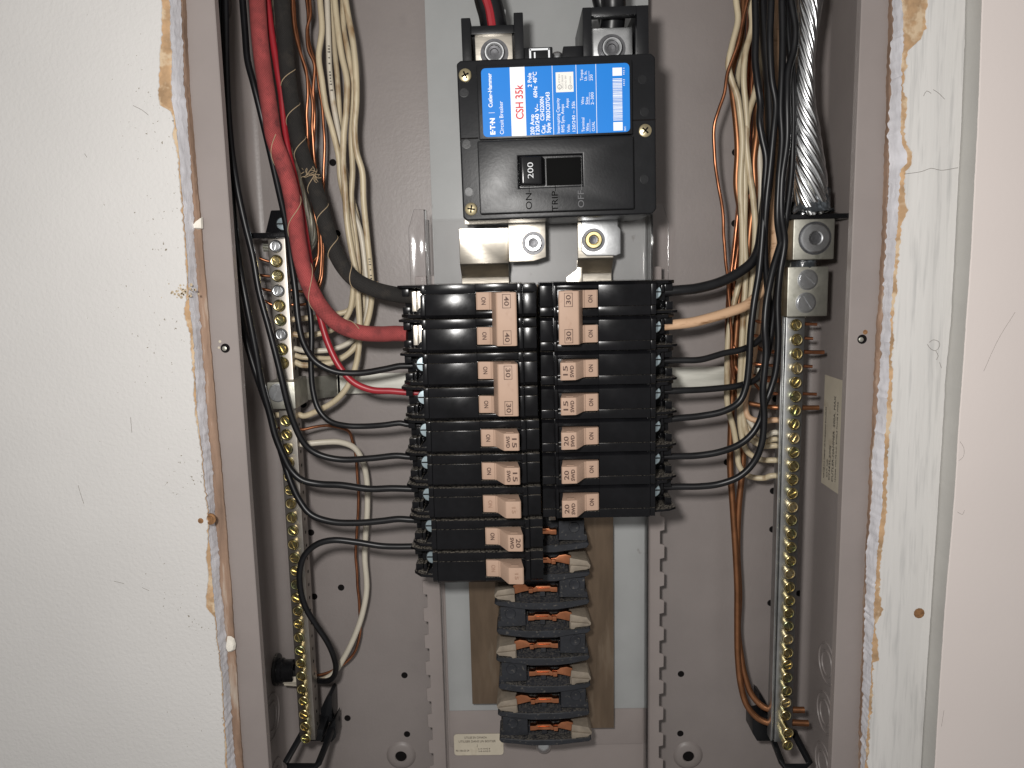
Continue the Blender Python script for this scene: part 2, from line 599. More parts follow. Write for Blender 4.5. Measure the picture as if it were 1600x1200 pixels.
# right: pinkish wall standing proud, its return with grazing shade painted grey, the white board with its torn edge
RA = [(1450, 0), (1446, 40), (1438, 62), (1420, 78), (1414, 95), (1420, 102), (1412, 112), (1413, 140), (1418, 165),
      (1412, 195), (1416, 225), (1424, 240), (1426, 255), (1416, 268), (1411, 290), (1419, 330), (1410, 350),
      (1404, 400), (1400, 450), (1397, 500), (1395, 560), (1394, 620), (1390, 680), (1386, 740), (1386, 800),
      (1378, 860), (1374, 930), (1379, 955), (1368, 975), (1372, 1010), (1374, 1032), (1364, 1036), (1364, 1080),
      (1359, 1140), (1356, 1200)]
RB = [(1410, 0), (1412, 60), (1409, 120), (1407, 200), (1410, 225), (1418, 240), (1418, 255), (1407, 265),
      (1404, 330), (1399, 400), (1393, 480), (1390, 560), (1387, 620), (1382, 700), (1379, 790), (1371, 860),
      (1367, 930), (1364, 1000), (1361, 1060), (1356, 1130), (1351, 1200)]
RC = [(1395, 0), (1393, 100), (1390, 180), (1388, 280), (1386, 360), (1381, 440), (1378, 520), (1374, 600),
      (1369, 660), (1363, 720), (1361, 800), (1354, 870), (1352, 950), (1350, 1020), (1348, 1090), (1344, 1200)]
RD = [(1391, 0), (1388, 100), (1385, 200), (1381, 330), (1376, 440), (1370, 520), (1367, 600), (1363, 680),
      (1358, 780), (1354, 860), (1351, 930), (1348, 1020), (1345, 1110), (1342, 1200)]
RE = [(1510, 0), (1507, 100), (1503, 200), (1498, 300), (1494, 370), (1487, 500), (1478, 600), (1472, 700),
      (1466, 800), (1456, 950), (1446, 1100), (1440, 1200)]
RF = [(1535, 0), (1532, 100), (1527, 220), (1520, 350), (1512, 480), (1503, 600), (1494, 740), (1486, 850),
      (1476, 960), (1468, 1080), (1461, 1200)]
fRA = edge_fn(RA, YW, .9, 21.3, .12, .9)
fRB = edge_fn(RB, YW + .8, .8, 24.1, .09, .8)
fRC = edge_fn(RC, -4, .9, 28.2, .06, 1.1)
fRD = edge_fn(RD, -1.5, .4, 22.2, .05, .6)
fRE = edge_fn(RE, YW, .25, 31.2, .03, .15)
fRF = edge_fn(RF, -29, .25, 33.2, .03, .12)
fRBs = lambda z: min(fRB(z), fRA(z) - .25)
board = strip("white_trim_board", boardpaint, [(lambda z: fRA(z) + .1, YW + .5), (lambda z: fRA(z) + .3, YW),
                                               (lambda z: fRE(z) - .4, YW), (fRE, YW + .5), (fRE, -2)])
tag(board, "white brush-painted board with chipped, torn edge right of the panel", "trim board")
strip("torn_paper", paper, [(fRBs, YW + .9), (lambda z: (fRA(z) + fRBs(z)) / 2, lambda z: YW + .5 + .4 * mnoise.noise((z * .3, 0, 5))),
                            (lambda z: fRA(z) + .4, YW + .45)], board)
strip("gypsum_core", gypsum, [(fRC, -3.8),
                              (lambda z: fRBs(z) * .3 + fRC(z) * .7 + .7 * mnoise.noise((z * .15, 19, 1)),
                               lambda z: YW + 7.5 + 1.2 * mnoise.noise((z * .25, 15, 1))),
                              (lambda z: fRBs(z) * .62 + fRC(z) * .38 + .7 * mnoise.noise((z * .12, 17, 1)),
                               lambda z: YW + 4 + 1.3 * mnoise.noise((z * .2, 13, 1))),
                              (lambda z: fRBs(z) + .3, YW + .8)], board)
strip("wood_strip", wood, [(fRD, .6), (fRD, -1.8), (lambda z: fRC(z) * .6 + fRD(z) * .4, lambda z: -2.9 + .5 * mnoise.noise((z * .15, 3, 2))),
                           (lambda z: fRC(z) + 1, -3.2)], board)
wall_right = strip("wall_right", pinkwall, [(lambda z: fRF(z), -28.4), (lambda z: fRF(z) + .5, -29), (300, -29), (520, -29)])
tag(wall_right, "smooth pinkish white wall at the right edge", kind="structure")
strip("wall_return", step_shade, [(lambda z: fRE(z) - .3, YW + 1.5), (lambda z: fRE(z) + .4, YW + .4), (fRF, -28.5)], wall_right)

hair = mat("hairline_dirt", (.16, .14, .12), .9)


def hairline(parent, y, pts, r=.11):
    C = spline([at(px, py, y) for px, py in pts], 1.5)
    MB().tube(C, r, n=4).build("hairline_crack", hair, parent)


for pts in ([(1413, 272), (1440, 268), (1455, 263), (1470, 266), (1497, 262)], [(1452, 535), (1458, 531), (1467, 534), (1468, 541), (1462, 548), (1454, 545), (1449, 538)],
            [(1462, 548), (1466, 556), (1463, 562)], [(1468, 566), (1471, 575)], [(1443, 150), (1448, 142), (1455, 146)], [(1458, 140), (1466, 145), (1476, 155)]):
    hairline(board, YW, pts)
for pts in ([(1500, 690), (1506, 700), (1505, 714), (1498, 720)], [(1496, 800), (1504, 804), (1507, 797)], [(1586, 488), (1560, 530), (1537, 580)], [(1475, 1110), (1471, 1135)]):
    hairline(wall_right, -29, pts, .07)
for pts in ([(122, 758), (126, 772), (131, 787)], [(204, 652), (206, 676)], [(178, 908), (194, 912)], [(222, 918), (233, 923)], [(132, 240), (136, 246)], [(208, 165), (222, 172), (232, 180)]):
    hairline(wall_left, YW, pts, .10)
p = at(1436, 958, YW)
nh = MB().lathe([(2.7, -.2), (2.9, .15), (1.6, .35), (.8, .15)], p, n=11).build("nail_hole", scarmat, board, label="rusty nail hole in the white paint")
p = at(321, 812, YW)
nb = MB()
nb.lathe([(3.0, -1), (3.1, .4), (2.2, .9), (1.5, .3)], p + Vector((2.2, 1, 0)), n=12)
nb.lathe([(2.4, -.5), (2.6, .15), (1.2, .35)], p + Vector((-2.6, .3, -.6)), n=10)
nb.build("nail_hole", scarmat, wall_left, label="brown nail stain at the broken plaster edge")
b = MB()
rs_ = random.Random(31)
for k in range(46):
    q = at(290 + rs_.gauss(-6, 11), 456 + rs_.gauss(0, 5), YW)
    r = rs_.uniform(.25, .95)
    b.lathe([(r, -.05), (r * .8, .05)], q, n=rs_.choice((5, 6, 7)))
so_ = b.build("brown_flecks", mat("tan_stain", (.40, .32, .22), .85, var=.3, vscale=300), wall_left)
so_["kind"] = "stuff"


def chip(px, py, y, w, h, seed, label):
    p = at(px, py, y)
    rnd = random.Random(seed)
    b = MB()
    n = 9
    ring = []
    for k in range(n):
        t = 2 * math.pi * k / n
        r = 1 + .25 * (rnd.random() - .5)
        ring.append((p.x + w * r * math.cos(t), p.z + h * r * math.sin(t)))
    vs = [(x, y, z) for x, z in ring] + [(p.x + (x - p.x) * .7, y - 2.2 - rnd.random() * .8, p.z + (z - p.z) * .7) for x, z in ring]
    fs = [tuple(range(n)), tuple(range(2 * n - 1, n - 1, -1))] + [(i, n + i, n + (i + 1) % n, (i + 1) % n) for i in range(n)]
    b.add(vs, fs)
    o = b.build("plaster_chip", whitechip, smooth=25, loc=p, bevel=.3)
    return tag(o, label, "plaster chip")


p = at(309, 350, -3)
q = [at(*c, -3) for c in ((301, 352), (308, 344), (316, 339), (317, 357), (309, 359), (303, 358))]
vs = [(v.x, -2.5, v.z) for v in q] + [(p.x + (v.x - p.x) * f_, -2.5 - d_, p.z + (v.z - p.z) * f_) for v, f_, d_ in zip(q, (.9, .6, .85, .95, .7, .8), (.8, 2.6, 1.6, 2.4, 3.2, 1.2))]
cb = MB().add(vs, [tuple(range(6)), tuple(range(11, 5, -1))] + [(i, 6 + i, 6 + (i + 1) % 6, (i + 1) % 6) for i in range(6)])
tag(cb.build("plaster_chip", whitechip, smooth=20, loc=p), "jagged white plaster chip on left edge, level with the clip's top", "plaster chip")
chip(361, 1006, -3.2, 3.0, 5.2, 9, "rounded white plaster chip low on the left wood strip")

# ------------------------------------------------------------------ the steel box
HW, IW, DEP, ZT, ZB = 181.5, 162.0, 95.0, 320, -320
box = empty("panel_box", (0, DEP, 0), "taupe enamelled steel panel box set into the wall", "electrical box")
O = Vector((0, DEP, 0))


def bpart(b, name, m, **k):
    o = b.build(name, m, box, loc=None, **k)
    # children live in the box's frame
    for v in o.data.vertices:
        v.co -= O * S
    return o


bpart(MB().box(-HW + 7, HW - 7, DEP, DEP + 1.5, ZB, ZT), "back_panel", paint)
for s in (-1, 1):
    arc = [(s * (HW - 7 + 7 * math.sin(t)), DEP - 7 + 7 * math.cos(t)) for t in [math.pi / 2 * k / 6 for k in range(7)]]
    inner = [(s * HW, 1.4)] + list(reversed(arc))
    outer = [(s * (HW - 7), DEP + 1.5), (s * (HW + 1.5), DEP + 1.5), (s * (HW + 1.5), 1.4)]
    bpart(MB().prism(inner + outer, 'z', ZB, ZT), "side_wall", paint, smooth=30)
    fl_ = MB().prism([(s * IW, .4), (s * (IW + .5), 0), (s * (HW + 1.5), 0), (s * (HW + 1.5), 1.4), (s * (IW + 1.2), 1.4),
                      (s * (IW + 1.2), 5.5), (s * IW, 5.5)], 'z', ZB, ZT)
    bpart(fl_, "front_flange", paint_smooth, smooth=30)
bpart(MB().box(-HW, HW, 0, DEP, ZT, ZT + 1.5), "end_wall", paint)
bpart(MB().box(-HW, HW, 0, DEP, ZB - 1.5, ZB), "end_wall", paint)
# holes punched in the back, the shade inside painted as dark discs
for px, py in [(1148, 349), (1149, 238), (1208, 767), (1207, 827), (1204, 942), (1249, 927), (1212, 623), (1136, 722),
               (1064, 1053), (1063, 1146), (632, 1055), (636, 1147), (533, 918), (491, 932), (486, 832), (474, 632),
               (527, 365), (520, 254), (543, 1122), (366, 98)]:
    p = at(px, py, DEP) if px != 366 else at(px, py, DEP)
    b = MB().lathe([(2.25, -.1), (2.25, .12), (1.95, .14)], p, n=16)
    bpart(b, "punched_hole", hole_black)
for px, py in [(627, 1180), (1075, 1180)]:
    p = at(px, py, DEP)
    bpart(MB().lathe([(10.5, -.1), (9.5, .9), (8, 1.9), (4.3, 2.0), (3.9, 1.2)], p, n=32, close=False), "mounting_boss", paint)
    bpart(MB().lathe([(4.3, 0), (4.2, 1.2)], p, n=24), "punched_hole", hole_black)
# cover screw holes in the flanges, their dark inside painted on as discs
for px, py in [(352, 544), (1347, 530)]:
    p = at(px, py, 0)
    bpart(MB().lathe([(2.5, -.2), (2.5, .10), (1.7, .12)], p, n=18), "cover_screw_hole", hole_black)
    bpart(MB().lathe([(1.3, .1), (1.1, .2), (.3, .25)], p + Vector((-.5, 0, -.2)), n=12), "screw", lugal)
for dx, dz, r in ((-3.4, .3, .8), (-2.6, 3.6, .9)):
    p = at(352, 544, 0) + Vector((dx, 0, dz))
    bpart(MB().lathe([(r, -.1), (r * .8, .06)], p, n=9), "paint_chip", cream_label)
p = at(1352, 519, 0)
bpart(MB().lathe([(1.5, -.1), (1.2, .06)], p, n=9), "paint_chip", scarmat)


# concentric knockouts pressed into the side walls
def knockout(x, y, z, r):
    s = 1 if x > 0 else -1
    b = MB()
    for rr in (r, r * .62):
        ring = []
        b.lathe([(rr + .9, -.1), (rr + .5, .7), (rr - .5, .7), (rr - .9, -.1)], (x, y, z), axis=(-s, 0, 0), n=36, close=False)
    bpart(b, "knockout", paint)


for yy, zz, r in ((66, -205, 15), (66, -252, 15), (66, -160 + 400, 15)):
    knockout(-HW, yy, zz - (8 if zz < 0 else 0), r)
for yy, zz, r in ((60, -178, 13), (60, -212, 13), (60, -248, 13)):
    knockout(HW, yy, zz, r)

# paper label on the right side wall
wl = empty("wall_label", (HW, 60, -20), "cream paper rating label stuck on the right side wall of the box", "label")
q = [at_x(1290, 584, HW - .3), at_x(1318.5, 597, HW - .3), at_x(1313, 776, HW - .3), at_x(1283, 752, HW - .3)]
zt, zb = 0.5 * (q[0].z + q[1].z), .5 * (q[2].z + q[3].z)
y1 = .5 * (q[0].y + q[3].y)
y0 = y1 - 34
yc = (y0 + y1) / 2
b = MB().box(-.45, -.1, y0 - 60, y1 - 60, zb + 20, zt + 20)
lab = b.build("paper", cream_label, wl)


def side_text(body, h, y, z, w=None):
    me = text(body, h, ink_black, wl, (0, 0, 0), width=w)
    # lettering that climbs the wall and faces -x
    me.matrix_local = Matrix.Translation(Vector((-.5, y - 60, z + 20)) * S) @ Matrix(
        ((0, 0, -1, 0), (0, -1, 0, 0), (1, 0, 0, 0), (0, 0, 0, 1))) @ Matrix.Scale(1, 4)
    # x axis of the letters -> +z, y axis -> +y*-1 (towards the back is up)
    me.matrix_local = Matrix.Translation(Vector((-.5, y - 60, z + 20)) * S) @ Matrix(
        ((0, 0, -1, 0), (0, 1, 0, 0), (1, 0, 0, 0), (0, 0, 0, 1)))
    return me


zm = (zt + zb) / 2
side_text("FOR USE IN A CABINET OR PANELBOARD ENCLOSURE", 1.6, y1 - 4, zm - 8, 46)
side_text("CAT. NO.", 1.6, y1 - 9, zb + 12, 12)
side_text("CH42L200J", 2.4, y1 - 12.5, zb + 16, 22)
side_text("CUTLER-HAMMER  200A. MAX", 2.6, y1 - 17.5, zm - 3, 54)
side_text("120/240 VOLTS A.C. SINGLE PHASE 3 WIRE", 1.4, y1 - 22, zm - 4, 50)

# ------------------------------------------------------------------ interior pan
pan = empty("interior_pan", (0, 76, -100), "taupe mounting pan with notched edges and pale grey backing plate behind the breakers", "mounting pan")
PO = Vector((0, 76, -100))


def ppart(b, name, m, **k):
    o = b.build(name, m, pan, **k)
    for v in o.data.vertices:
        v.co -= PO * S
    return o


# notched sheet: teeth every 18.9 mm
le, re_ = [], []
z = -300.0
zs_ = []
while z < 60:
    zs_.append(z)
    z += 18.9
poly_r, poly_l = [], []
for z in zs_:
    poly_r += [(79.5, z), (79.5, z + 9.0), (76.6, z + 9.6), (76.6, z + 18.3)]
for z in zs_:
    poly_l += [(-79.3, z - 3), (-79.3, z + 6.0), (-76.4, z + 6.6), (-76.4, z + 15.3)]
ppart(MB().prism(poly_r + list(reversed(poly_l)), 'y', 75, 76.2), "pan_sheet", paint_smooth, bevel=.25, segs=1)
ppart(MB().box(-64.2, 67.5, 72.8, 73.6, -214.5, 300), "backing_plate", plate_grey, bevel=.3)
ppart(MB().box(-64.5, 65.5, 73.9, 74.9, -241, -214.5), "pan_lower_tab", paint_smooth, bevel=.3)
for s, x in ((-1, -66.2), (1, 66.6)):
    ppart(MB().box(x - .5, x + .5, 63, 75.2, -300, 108), "clear_guard_rail", clear, bevel=.3)
    ppart(MB().prism([(x, 64), (x + s * 9.5, 64), (x + s * 9.5, 102), (x + s * 6, 113), (x, 113)], 'y', 49.5, 50.6), "clear_guard_wing",
          clear, bevel=.3)
    ppart(MB().box(x - .5, x + .5, 50.8, 62.5, 64, 113), "clear_guard_wing", clear, bevel=.3)
ppart(MB().box(-63, 63.5, 61.4, 62.3, 64, 108), "clear_guard_sheet", clear, bevel=.2)
p = at(849, 1164, 70)
sb = MB().lathe([(5.2, -4), (5.2, 0), (5.0, 1.6), (3.6, 3.2), (1.2, 4.0)], p, n=20)
ppart(sb, "screw", zinc)
# label stuck on the lower tab
a, c = at(709, 1147, 73.7), at(787, 1179, 73.7)
pl = empty("pan_label", ((a.x + c.x) / 2, 73.7, (a.z + c.z) / 2), "small yellowed French printed label at the bottom of the pan", "label")
hw_, hh_ = (c.x - a.x) / 2, (a.z - c.z) / 2
rr = 2
poly = []
for cx, cz, t0 in ((hw_ - rr, hh_ - rr, 0), (-hw_ + rr, hh_ - rr, 90), (-hw_ + rr, -hh_ + rr, 180), (hw_ - rr, -hh_ + rr, 270)):
    for k in range(4):
        t = math.radians(t0 + 30 * k)
        poly.append((cx + rr * math.cos(t), cz + rr * math.sin(t)))
MB().prism(poly, 'y', -.3, -.02).build("paper", cream_label, pl)
text("UTILISE EN CANADA", 1.5, ink_brown, pl, (-2, -.36, hh_ - 2.6), width=15)
text("UTILISER DANS UN BOITIER", 1.5, ink_brown, pl, (-1, -.36, hh_ - 5.4), width=25)
text("J", 1.5, ink_brown, pl, (-1, -.36, hh_ - 8.4))
text("90-186.62-24", 1.3, ink_brown, pl, (-hw_ + 5.6, -.36, -hh_ + 3.4), width=9)
text("2-14 AWG 8", 1.0, ink_brown, pl, (3.5, -.36, -hh_ + 4.6), width=8)
text("14-8 AWG 8", 1.0, ink_brown, pl, (3.5, -.36, -hh_ + 2.8), width=8)

# ------------------------------------------------------------------ bus assembly
bus = empty("bus_assembly", (0, 70, -150), "tarnished bus bars with stacked black stab insulators and copper clips below the breakers", "bus bars")
BO = Vector((0, 70, -150))


def buspart(b, name, m, parent=None, **k):
    o = b.build(name, m, parent or bus, **k)
    for v in o.data.vertices:
        v.co -= BO * S
    return o


buspart(MB().box(-48, -4, 65, 69, -205.4, 68), "bus_bar", bronze, bevel=.4)
buspart(MB().box(-1, 45.2, 65.5, 69.4, -224, 68), "bus_bar", bronze, bevel=.4)


def stab(z0, s, last=False, seed=0):
    """one insulator layer; s=+1: finger comes from the left bus, block on the right"""
    rn = random.Random(seed)
    J = lambda v, a=.35: v + rn.uniform(-a, a)
    X = lambda x: s * x - 1.2
    lip = [(-28.5, -7.4), (-29.6, -8.6), (-27.5, -10.4), (-16, -12.0), (-8, -13.2), (8, -13.2), (17, -12.2), (27.5, -10.4), (28.8, -8.2), (27.4, -6.8), (10, -8.6), (-10, -8.6)]
    if last:
        lip = [(x, z * .82) for x, z in lip]
    b = MB()
    b.prism([(X(J(x)), z0 + J(z, .25)) for x, z in lip], 'y', 42.5 if not last else 40.5, 62)
    o = buspart(b, "insulator", insul, bevel=.45, segs=1)
    # sloping shelf behind the lip, and the back wall of the well
    b = MB()
    b.prism([(43.5, z0 - 9), (46.5, z0 - 7.4), (55, z0 - 3.4), (64, z0 - 3.0), (64, z0 - 9)], 'x', X(-16.5), X(11))
    b.box(X(-14.5), X(11.5), 58, 65, z0 - 4, z0 + 5)
    b.box(X(-14.6), X(-12.6), 48, 62, z0 - 8, z0 - 2.2)
    b.box(X(8.6), X(10.4), 48, 62, z0 - 8, z0 - 1.6)
    buspart(b, "insulator_well", insul, o, bevel=.4, segs=1)
    b = MB()
    b.prism([(X(10.5), z0 - 6.0), (X(10.7), z0 + 6.0), (X(26.3), z0 + 6.3), (X(26.1), z0 - 2.5), (X(27.8), z0 - 3.0), (X(28.0), z0 - 6.6)], 'y', 44.5, 64)
    b.lathe([(3.4, 0), (3.3, .5), (2.9, .65), (2.5, .5)], (X(20.0), 44.5, z0 + 2.0), n=18)
    buspart(b, "insulator_block", insul, o, bevel=.45, segs=1)
    buspart(MB().box(X(-1.6), X(1.8), 44.6, 50, z0 - 5.6, z0 - 2.2), "insulator_tab", insul, o, bevel=.3, segs=1)
    buspart(MB().box(X(5), X(9.4), 56, 62, z0 + 2.8, z0 + 6.0), "insulator_tab", strapmat, o, bevel=.3, segs=1)
    # finger of the bus, bent over and dusty
    f = MB()
    ring0 = [(-29.6, -2.2), (-27, .6), (-17, 2.4), (-16.6, -3.2), (-29.2, -3.4)]
    f.prism([(X(J(x)), z0 + J(z)) for x, z in [(-29.6, -3.6), (-27.5, -.4), (-17, 1.6), (-16.6, -7.6), (-18.5, -8.2), (-20, -6.8), (-27.8, -6.0), (-29.4, -5.2)]], 'y', 42.6, 64)
    f.prism([(X(J(x, .2)), z0 + J(z, .2)) for x, z in [(-28.8, -3.8), (-17.2, -2.6), (-17.0, -7.2), (-19.2, -7.4), (-20, -6.4), (-27.6, -5.6)]], 'y', 41.2, 43)
    buspart(f, "bus_finger", dustytin, bevel=.5, segs=2)
    # copper: twisted neck and spring jaws
    n = MB()
    n.prism([(X(x), z0 + z) for x, z in [(-18, 2.6), (-14.5, 3.6), (-10.5, 3.0), (-8.6, 1.4), (-5.6, 1.3), (-5.6, -1.3), (-9.2, -1.2), (-12, -1.8), (-18, -3.4)]], 'y', 43.4, 46.2)
    cl = buspart(n, "stab_clip", copper, bevel=.7, segs=2)
    j = MB()
    j.prism([(X(x), z0 + z) for x, z in [(-6, .6), (-4.6, 1.6), (-3.6, 2.3), (4.6, 2.3), (5.8, 1.4), (9.2, 1.5), (9.2, -1.7), (5.8, -1.6), (4.6, -1.2), (-3.6, -1.2), (-4.6, -1.6), (-6, -1.4)]], 'y', 42.2, 46.5)
    buspart(j, "clip_jaw", copper, cl, bevel=.5)
    j = MB()
    j.prism([(X(-3.4), z0 + 1.2), (X(4.4), z0 + 1.2), (X(3.6), z0 - .6), (X(-2.6), z0 - .6)], 'y', 41.2, 43)
    j.box(X(-8.4), X(-5.8), 41.8, 46, z0 - 2.0, z0 + 1.0)
    buspart(j, "clip_leaf", copper, cl, bevel=.4)


for k in range(8):
    stab(-80.8 - 18.29 * k, 1 if k % 2 == 0 else -1, last=(k == 7), seed=k)

# straps that carry the bus up to the main breaker
def strap_profile(x0, x1, prof, t, name, m, **kw):
    b = MB()
    up_ = [(y, z) for y, z in prof]
    dn = [(y + t, z) for y, z in reversed(prof)]
    b.prism(up_ + dn, 'x', x0, x1)
    return buspart(b, name, m, bevel=.3, segs=1, **kw)


strap_profile(-46.3, -17.6, [(50, 101.5), (50, 81.0), (52, 79.4), (58.5, 75.0), (61, 73.0), (61, 66)], 2.0, "connector_strap", tin)
strap_profile(23.0, 44.0, [(50.5, 104), (50.5, 83.0), (52, 81.2), (58.5, 76.0), (60.5, 74), (60.5, 66)], 2.0, "connector_strap", tin)
buspart(MB().prism([(23, 82), (23, 76.5), (16.5, 72), (16.5, 66), (26, 66), (26, 82)], 'y', 56.5, 60.3), "connector_strap", tin, bevel=.3)
buspart(MB().prism([(-17.4, 106), (-17.4, 81.5), (-3, 81.8), (4.2, 84), (4.2, 106)], 'y', 46.0, 50.5), "connector_pad", tin, bevel=.5)
buspart(MB().prism([(25.0, 104), (25.0, 87), (28, 84.2), (45, 84.0), (47.6, 85), (47.6, 99), (46, 101), (46, 106), (29, 106)], 'y', 46.5, 50.3), "connector_pad", zinc, bevel=.5)
buspart(MB().box(-43, -20, 53, 58, 104, 107), "connector_pad", tin, bevel=.3)


socket_shade = mat("socket_shade_steel", (.10, .10, .105), .45, .8, var=.3, vscale=300)  # steel darkened to paint in the shade of gap and socket


def hexscrew(b, p, r, socket, h=3.0):
    """round socket head with raised rim"""
    b.lathe([(r, 0), (r * .98, h - .3), (r * .90, h + .25), (socket * 1.2, h + .25), (socket, h - .2), (socket * .97, .2), (.01, .2)], p, n=30, close=False)


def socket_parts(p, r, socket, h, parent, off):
    """clearance gap round the head and hex socket floor, shade painted in dark steel"""
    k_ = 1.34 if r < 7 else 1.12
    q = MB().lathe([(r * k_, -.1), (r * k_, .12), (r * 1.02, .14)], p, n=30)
    o1 = q.build("clearance_ring", socket_shade, parent)
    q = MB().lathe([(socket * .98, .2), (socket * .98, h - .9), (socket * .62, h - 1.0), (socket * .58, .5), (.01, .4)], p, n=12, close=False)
    o2 = q.build("hex_socket", socket_shade, parent)
    for o in (o1, o2):
        for v in o.data.vertices:
            v.co -= Vector(off) * S


for px, py, m_ in ((833, 380, zinc), (927, 375, yellowzinc)):
    p = at(px, py, 46)
    b = MB()
    hexscrew(b, p, 5.0, 2.5, 2.6)
    so_ = buspart(b, "screw", m_, smooth=30)
    socket_parts(p, 5.0, 2.5, 2.6, so_, BO)

# ------------------------------------------------------------------ main breaker
mb = empty("main_breaker", (9.6, 8, 144), "black two-pole 200 amp main circuit breaker with blue label at the top", "circuit breaker", roty=math.radians(-.75))
# local frame: x,z centred on the face, y = 0 is the face of the side ears
H = MB()
H.prism([(-50.8, 39.5), (-48.8, 41), (49.4, 41), (51.6, 39), (51.6, -37.6), (49.4, -40), (-48.8, -40.2), (-50.8, -38.4)], 'y', 0, 62)
main_body = H.build("housing", black_main, mb, bevel=.9, segs=3)
# raised centre: upper part under the label and lower cover
MB().prism([(-40.5, 37.5), (39.0, 37.5), (39.0, 0.5), (-40.5, 0.5)], 'y', -4.2, .6).build("label_platform", black_main, mb, bevel=.8)
# lower cover with a window for the toggle
cv = MB()
X0, X1, Z0, Z1 = -41.5, 39.2, -37.4, -.3
tx0, tx1, tz0, tz1 = -20.6, 12.6, -24.6, -8.6
cv.box(X0, tx0, -5, .5, Z0, Z1)
cv.box(tx1, X1, -5, .5, Z0, Z1)
cv.box(tx0, tx1, -5, .5, Z0, tz0)
cv.box(tx0, tx1, -5, .5, tz1, Z1)
cvb = MB()
# one frame-shaped prism pair avoids seams across the cover
outer = [(X0 + 2, Z1), (X1 - 1, Z1), (X1, Z1 - 1), (X1, Z0 + 3), (X1 - 3, Z0), (X0 + 3, Z0), (X0, Z0 + 3), (X0, Z1 - 2)]


def framed(b, outer, rect, y0, y1):
    """plate with a rectangular window, as one closed ring of quads"""
    x0, x1, z0, z1 = rect
    n = len(outer)
    inner = []
    for (x, z) in outer:
        inner.append((min(max(x, x0), x1), min(max(z, z0), z1)))
    vs = [(x, y0, z) for x, z in outer] + [(x, y0, z) for x, z in inner] + [(x, y1, z) for x, z in outer] + [(x, y1, z) for x, z in inner]
    fs = []
    for i in range(n):
        j = (i + 1) % n
        fs.append((i, j, n + j, n + i))
        fs.append((i, 2 * n + i, 2 * n + j, j))
        fs.append((n + i, n + j, 3 * n + j, 3 * n + i))
    b.add(vs, fs)


rect_poly = [(X0, Z1), (X1, Z1), (X1, Z0), (X0, Z0)]
framed(cvb, rect_poly, (tx0, tx1, tz0, tz1), -5, .5)
cover = cvb.build("toggle_cover", black_main, mb, bevel=.9, segs=3)
MB().box(tx0 - 1, tx1 + 1, 1.2, 2.0, tz0 - 1, tz1 + 1).build("toggle_recess", black_gloss, mb)
tg = MB()
tg.prism([(-20.2, 1.0), (-20.4, -7.5), (-19.2, -10.2), (-9.2, -9.0), (-7.6, -6.5), (-6.4, 1.0)], 'z', tz0 + .9, tz1 - .9)
toggle = tg.build("toggle", black_gloss, mb, bevel=1.0, segs=3)
MB().box(-6, 12.2, -1.2, 1.1, tz0 + 1, tz1 - 1).build("toggle_slide", mat("specked_black", (.004, .004, .004), .85, bump=.05, bscale=900, spec=.08), mb, bevel=.3)
text("200", 3.0, ink_grey2, toggle, (-14.4, -9.75, -16.6), 90, width=8.0)
for body, x, m_ in (("ON\u2013", -15.6, engrave), ("TRIP\u2013", -2.0, engrave), ("OFF\u2013", 11.6, ink_dim)):
    text(body, 3.2, m_, mb, (x, -5.06, -30.2 if body != "TRIP\u2013" else -30.8), 90, width=11.5 if body != "TRIP\u2013" else 13)
# seams across the ears
for x0, x1, z in ((-50.7, -41, 2.0), (39.5, 51.5, 8.0)):
    MB().box(x0, x1, -.12, .3, z - .35, z + .35).build("seam", hole_black, mb)
# corner screws
def phillips(b, p, r, h=1.2):
    n = 24
    b.lathe([(r, 0), (r * .98, h * .5), (r * .8, h), (r * .45, h * 1.12), (r * .42, h * .7), (.01, h * .5)], p, n=n, close=False)


def cross(b, p, r, y, ang=0):
    for k in range(2):
        t = ang + k * math.pi / 2
        d = Vector((math.cos(t), 0, math.sin(t)))
        e = Vector((-math.sin(t), 0, math.cos(t)))
        q = [p + d * r * .62 + e * r * .13, p + d * r * .62 - e * r * .13, p - d * r * .62 - e * r * .13, p - d * r * .62 + e * r * .13]
        b.add([(v.x, y, v.z) for v in q] + [(v.x, y + .4, v.z) for v in q],
              [(0, 1, 2, 3), (7, 6, 5, 4), (0, 4, 5, 1), (1, 5, 6, 2), (2, 6, 7, 3), (3, 7, 4, 0)])


for k, (x, z, m_) in enumerate(((-46.6, 33.6, brassy), (-46.3, -34.2, brassy), (46.0, 2.6, brassy))):
    b = MB()
    b.lathe([(3.4, 0), (3.3, .5), (2.8, .8), (0.01, 1.0)], (x, 0, z), n=22, close=False)
    so = b.build("screw", m_, mb)
    b = MB()
    cross(b, Vector((x, 0, z)), 3.2, -1.12, .4 + k)
    b.build("cross_slot", hole_black, so)
for x, z in ((-47.6, 25.2), (-47.4, -.6), (-47.2, -25), (45.0, 28.4), (46.0, 12.2), (45.6, -22.0)):
    MB().lathe([(2.5, -.05), (2.5, .12), (2.2, .14), (2.1, .03), (.01, .03)], (x, 0, z), n=20, close=False).build("moulded_dimple", black_main, mb)
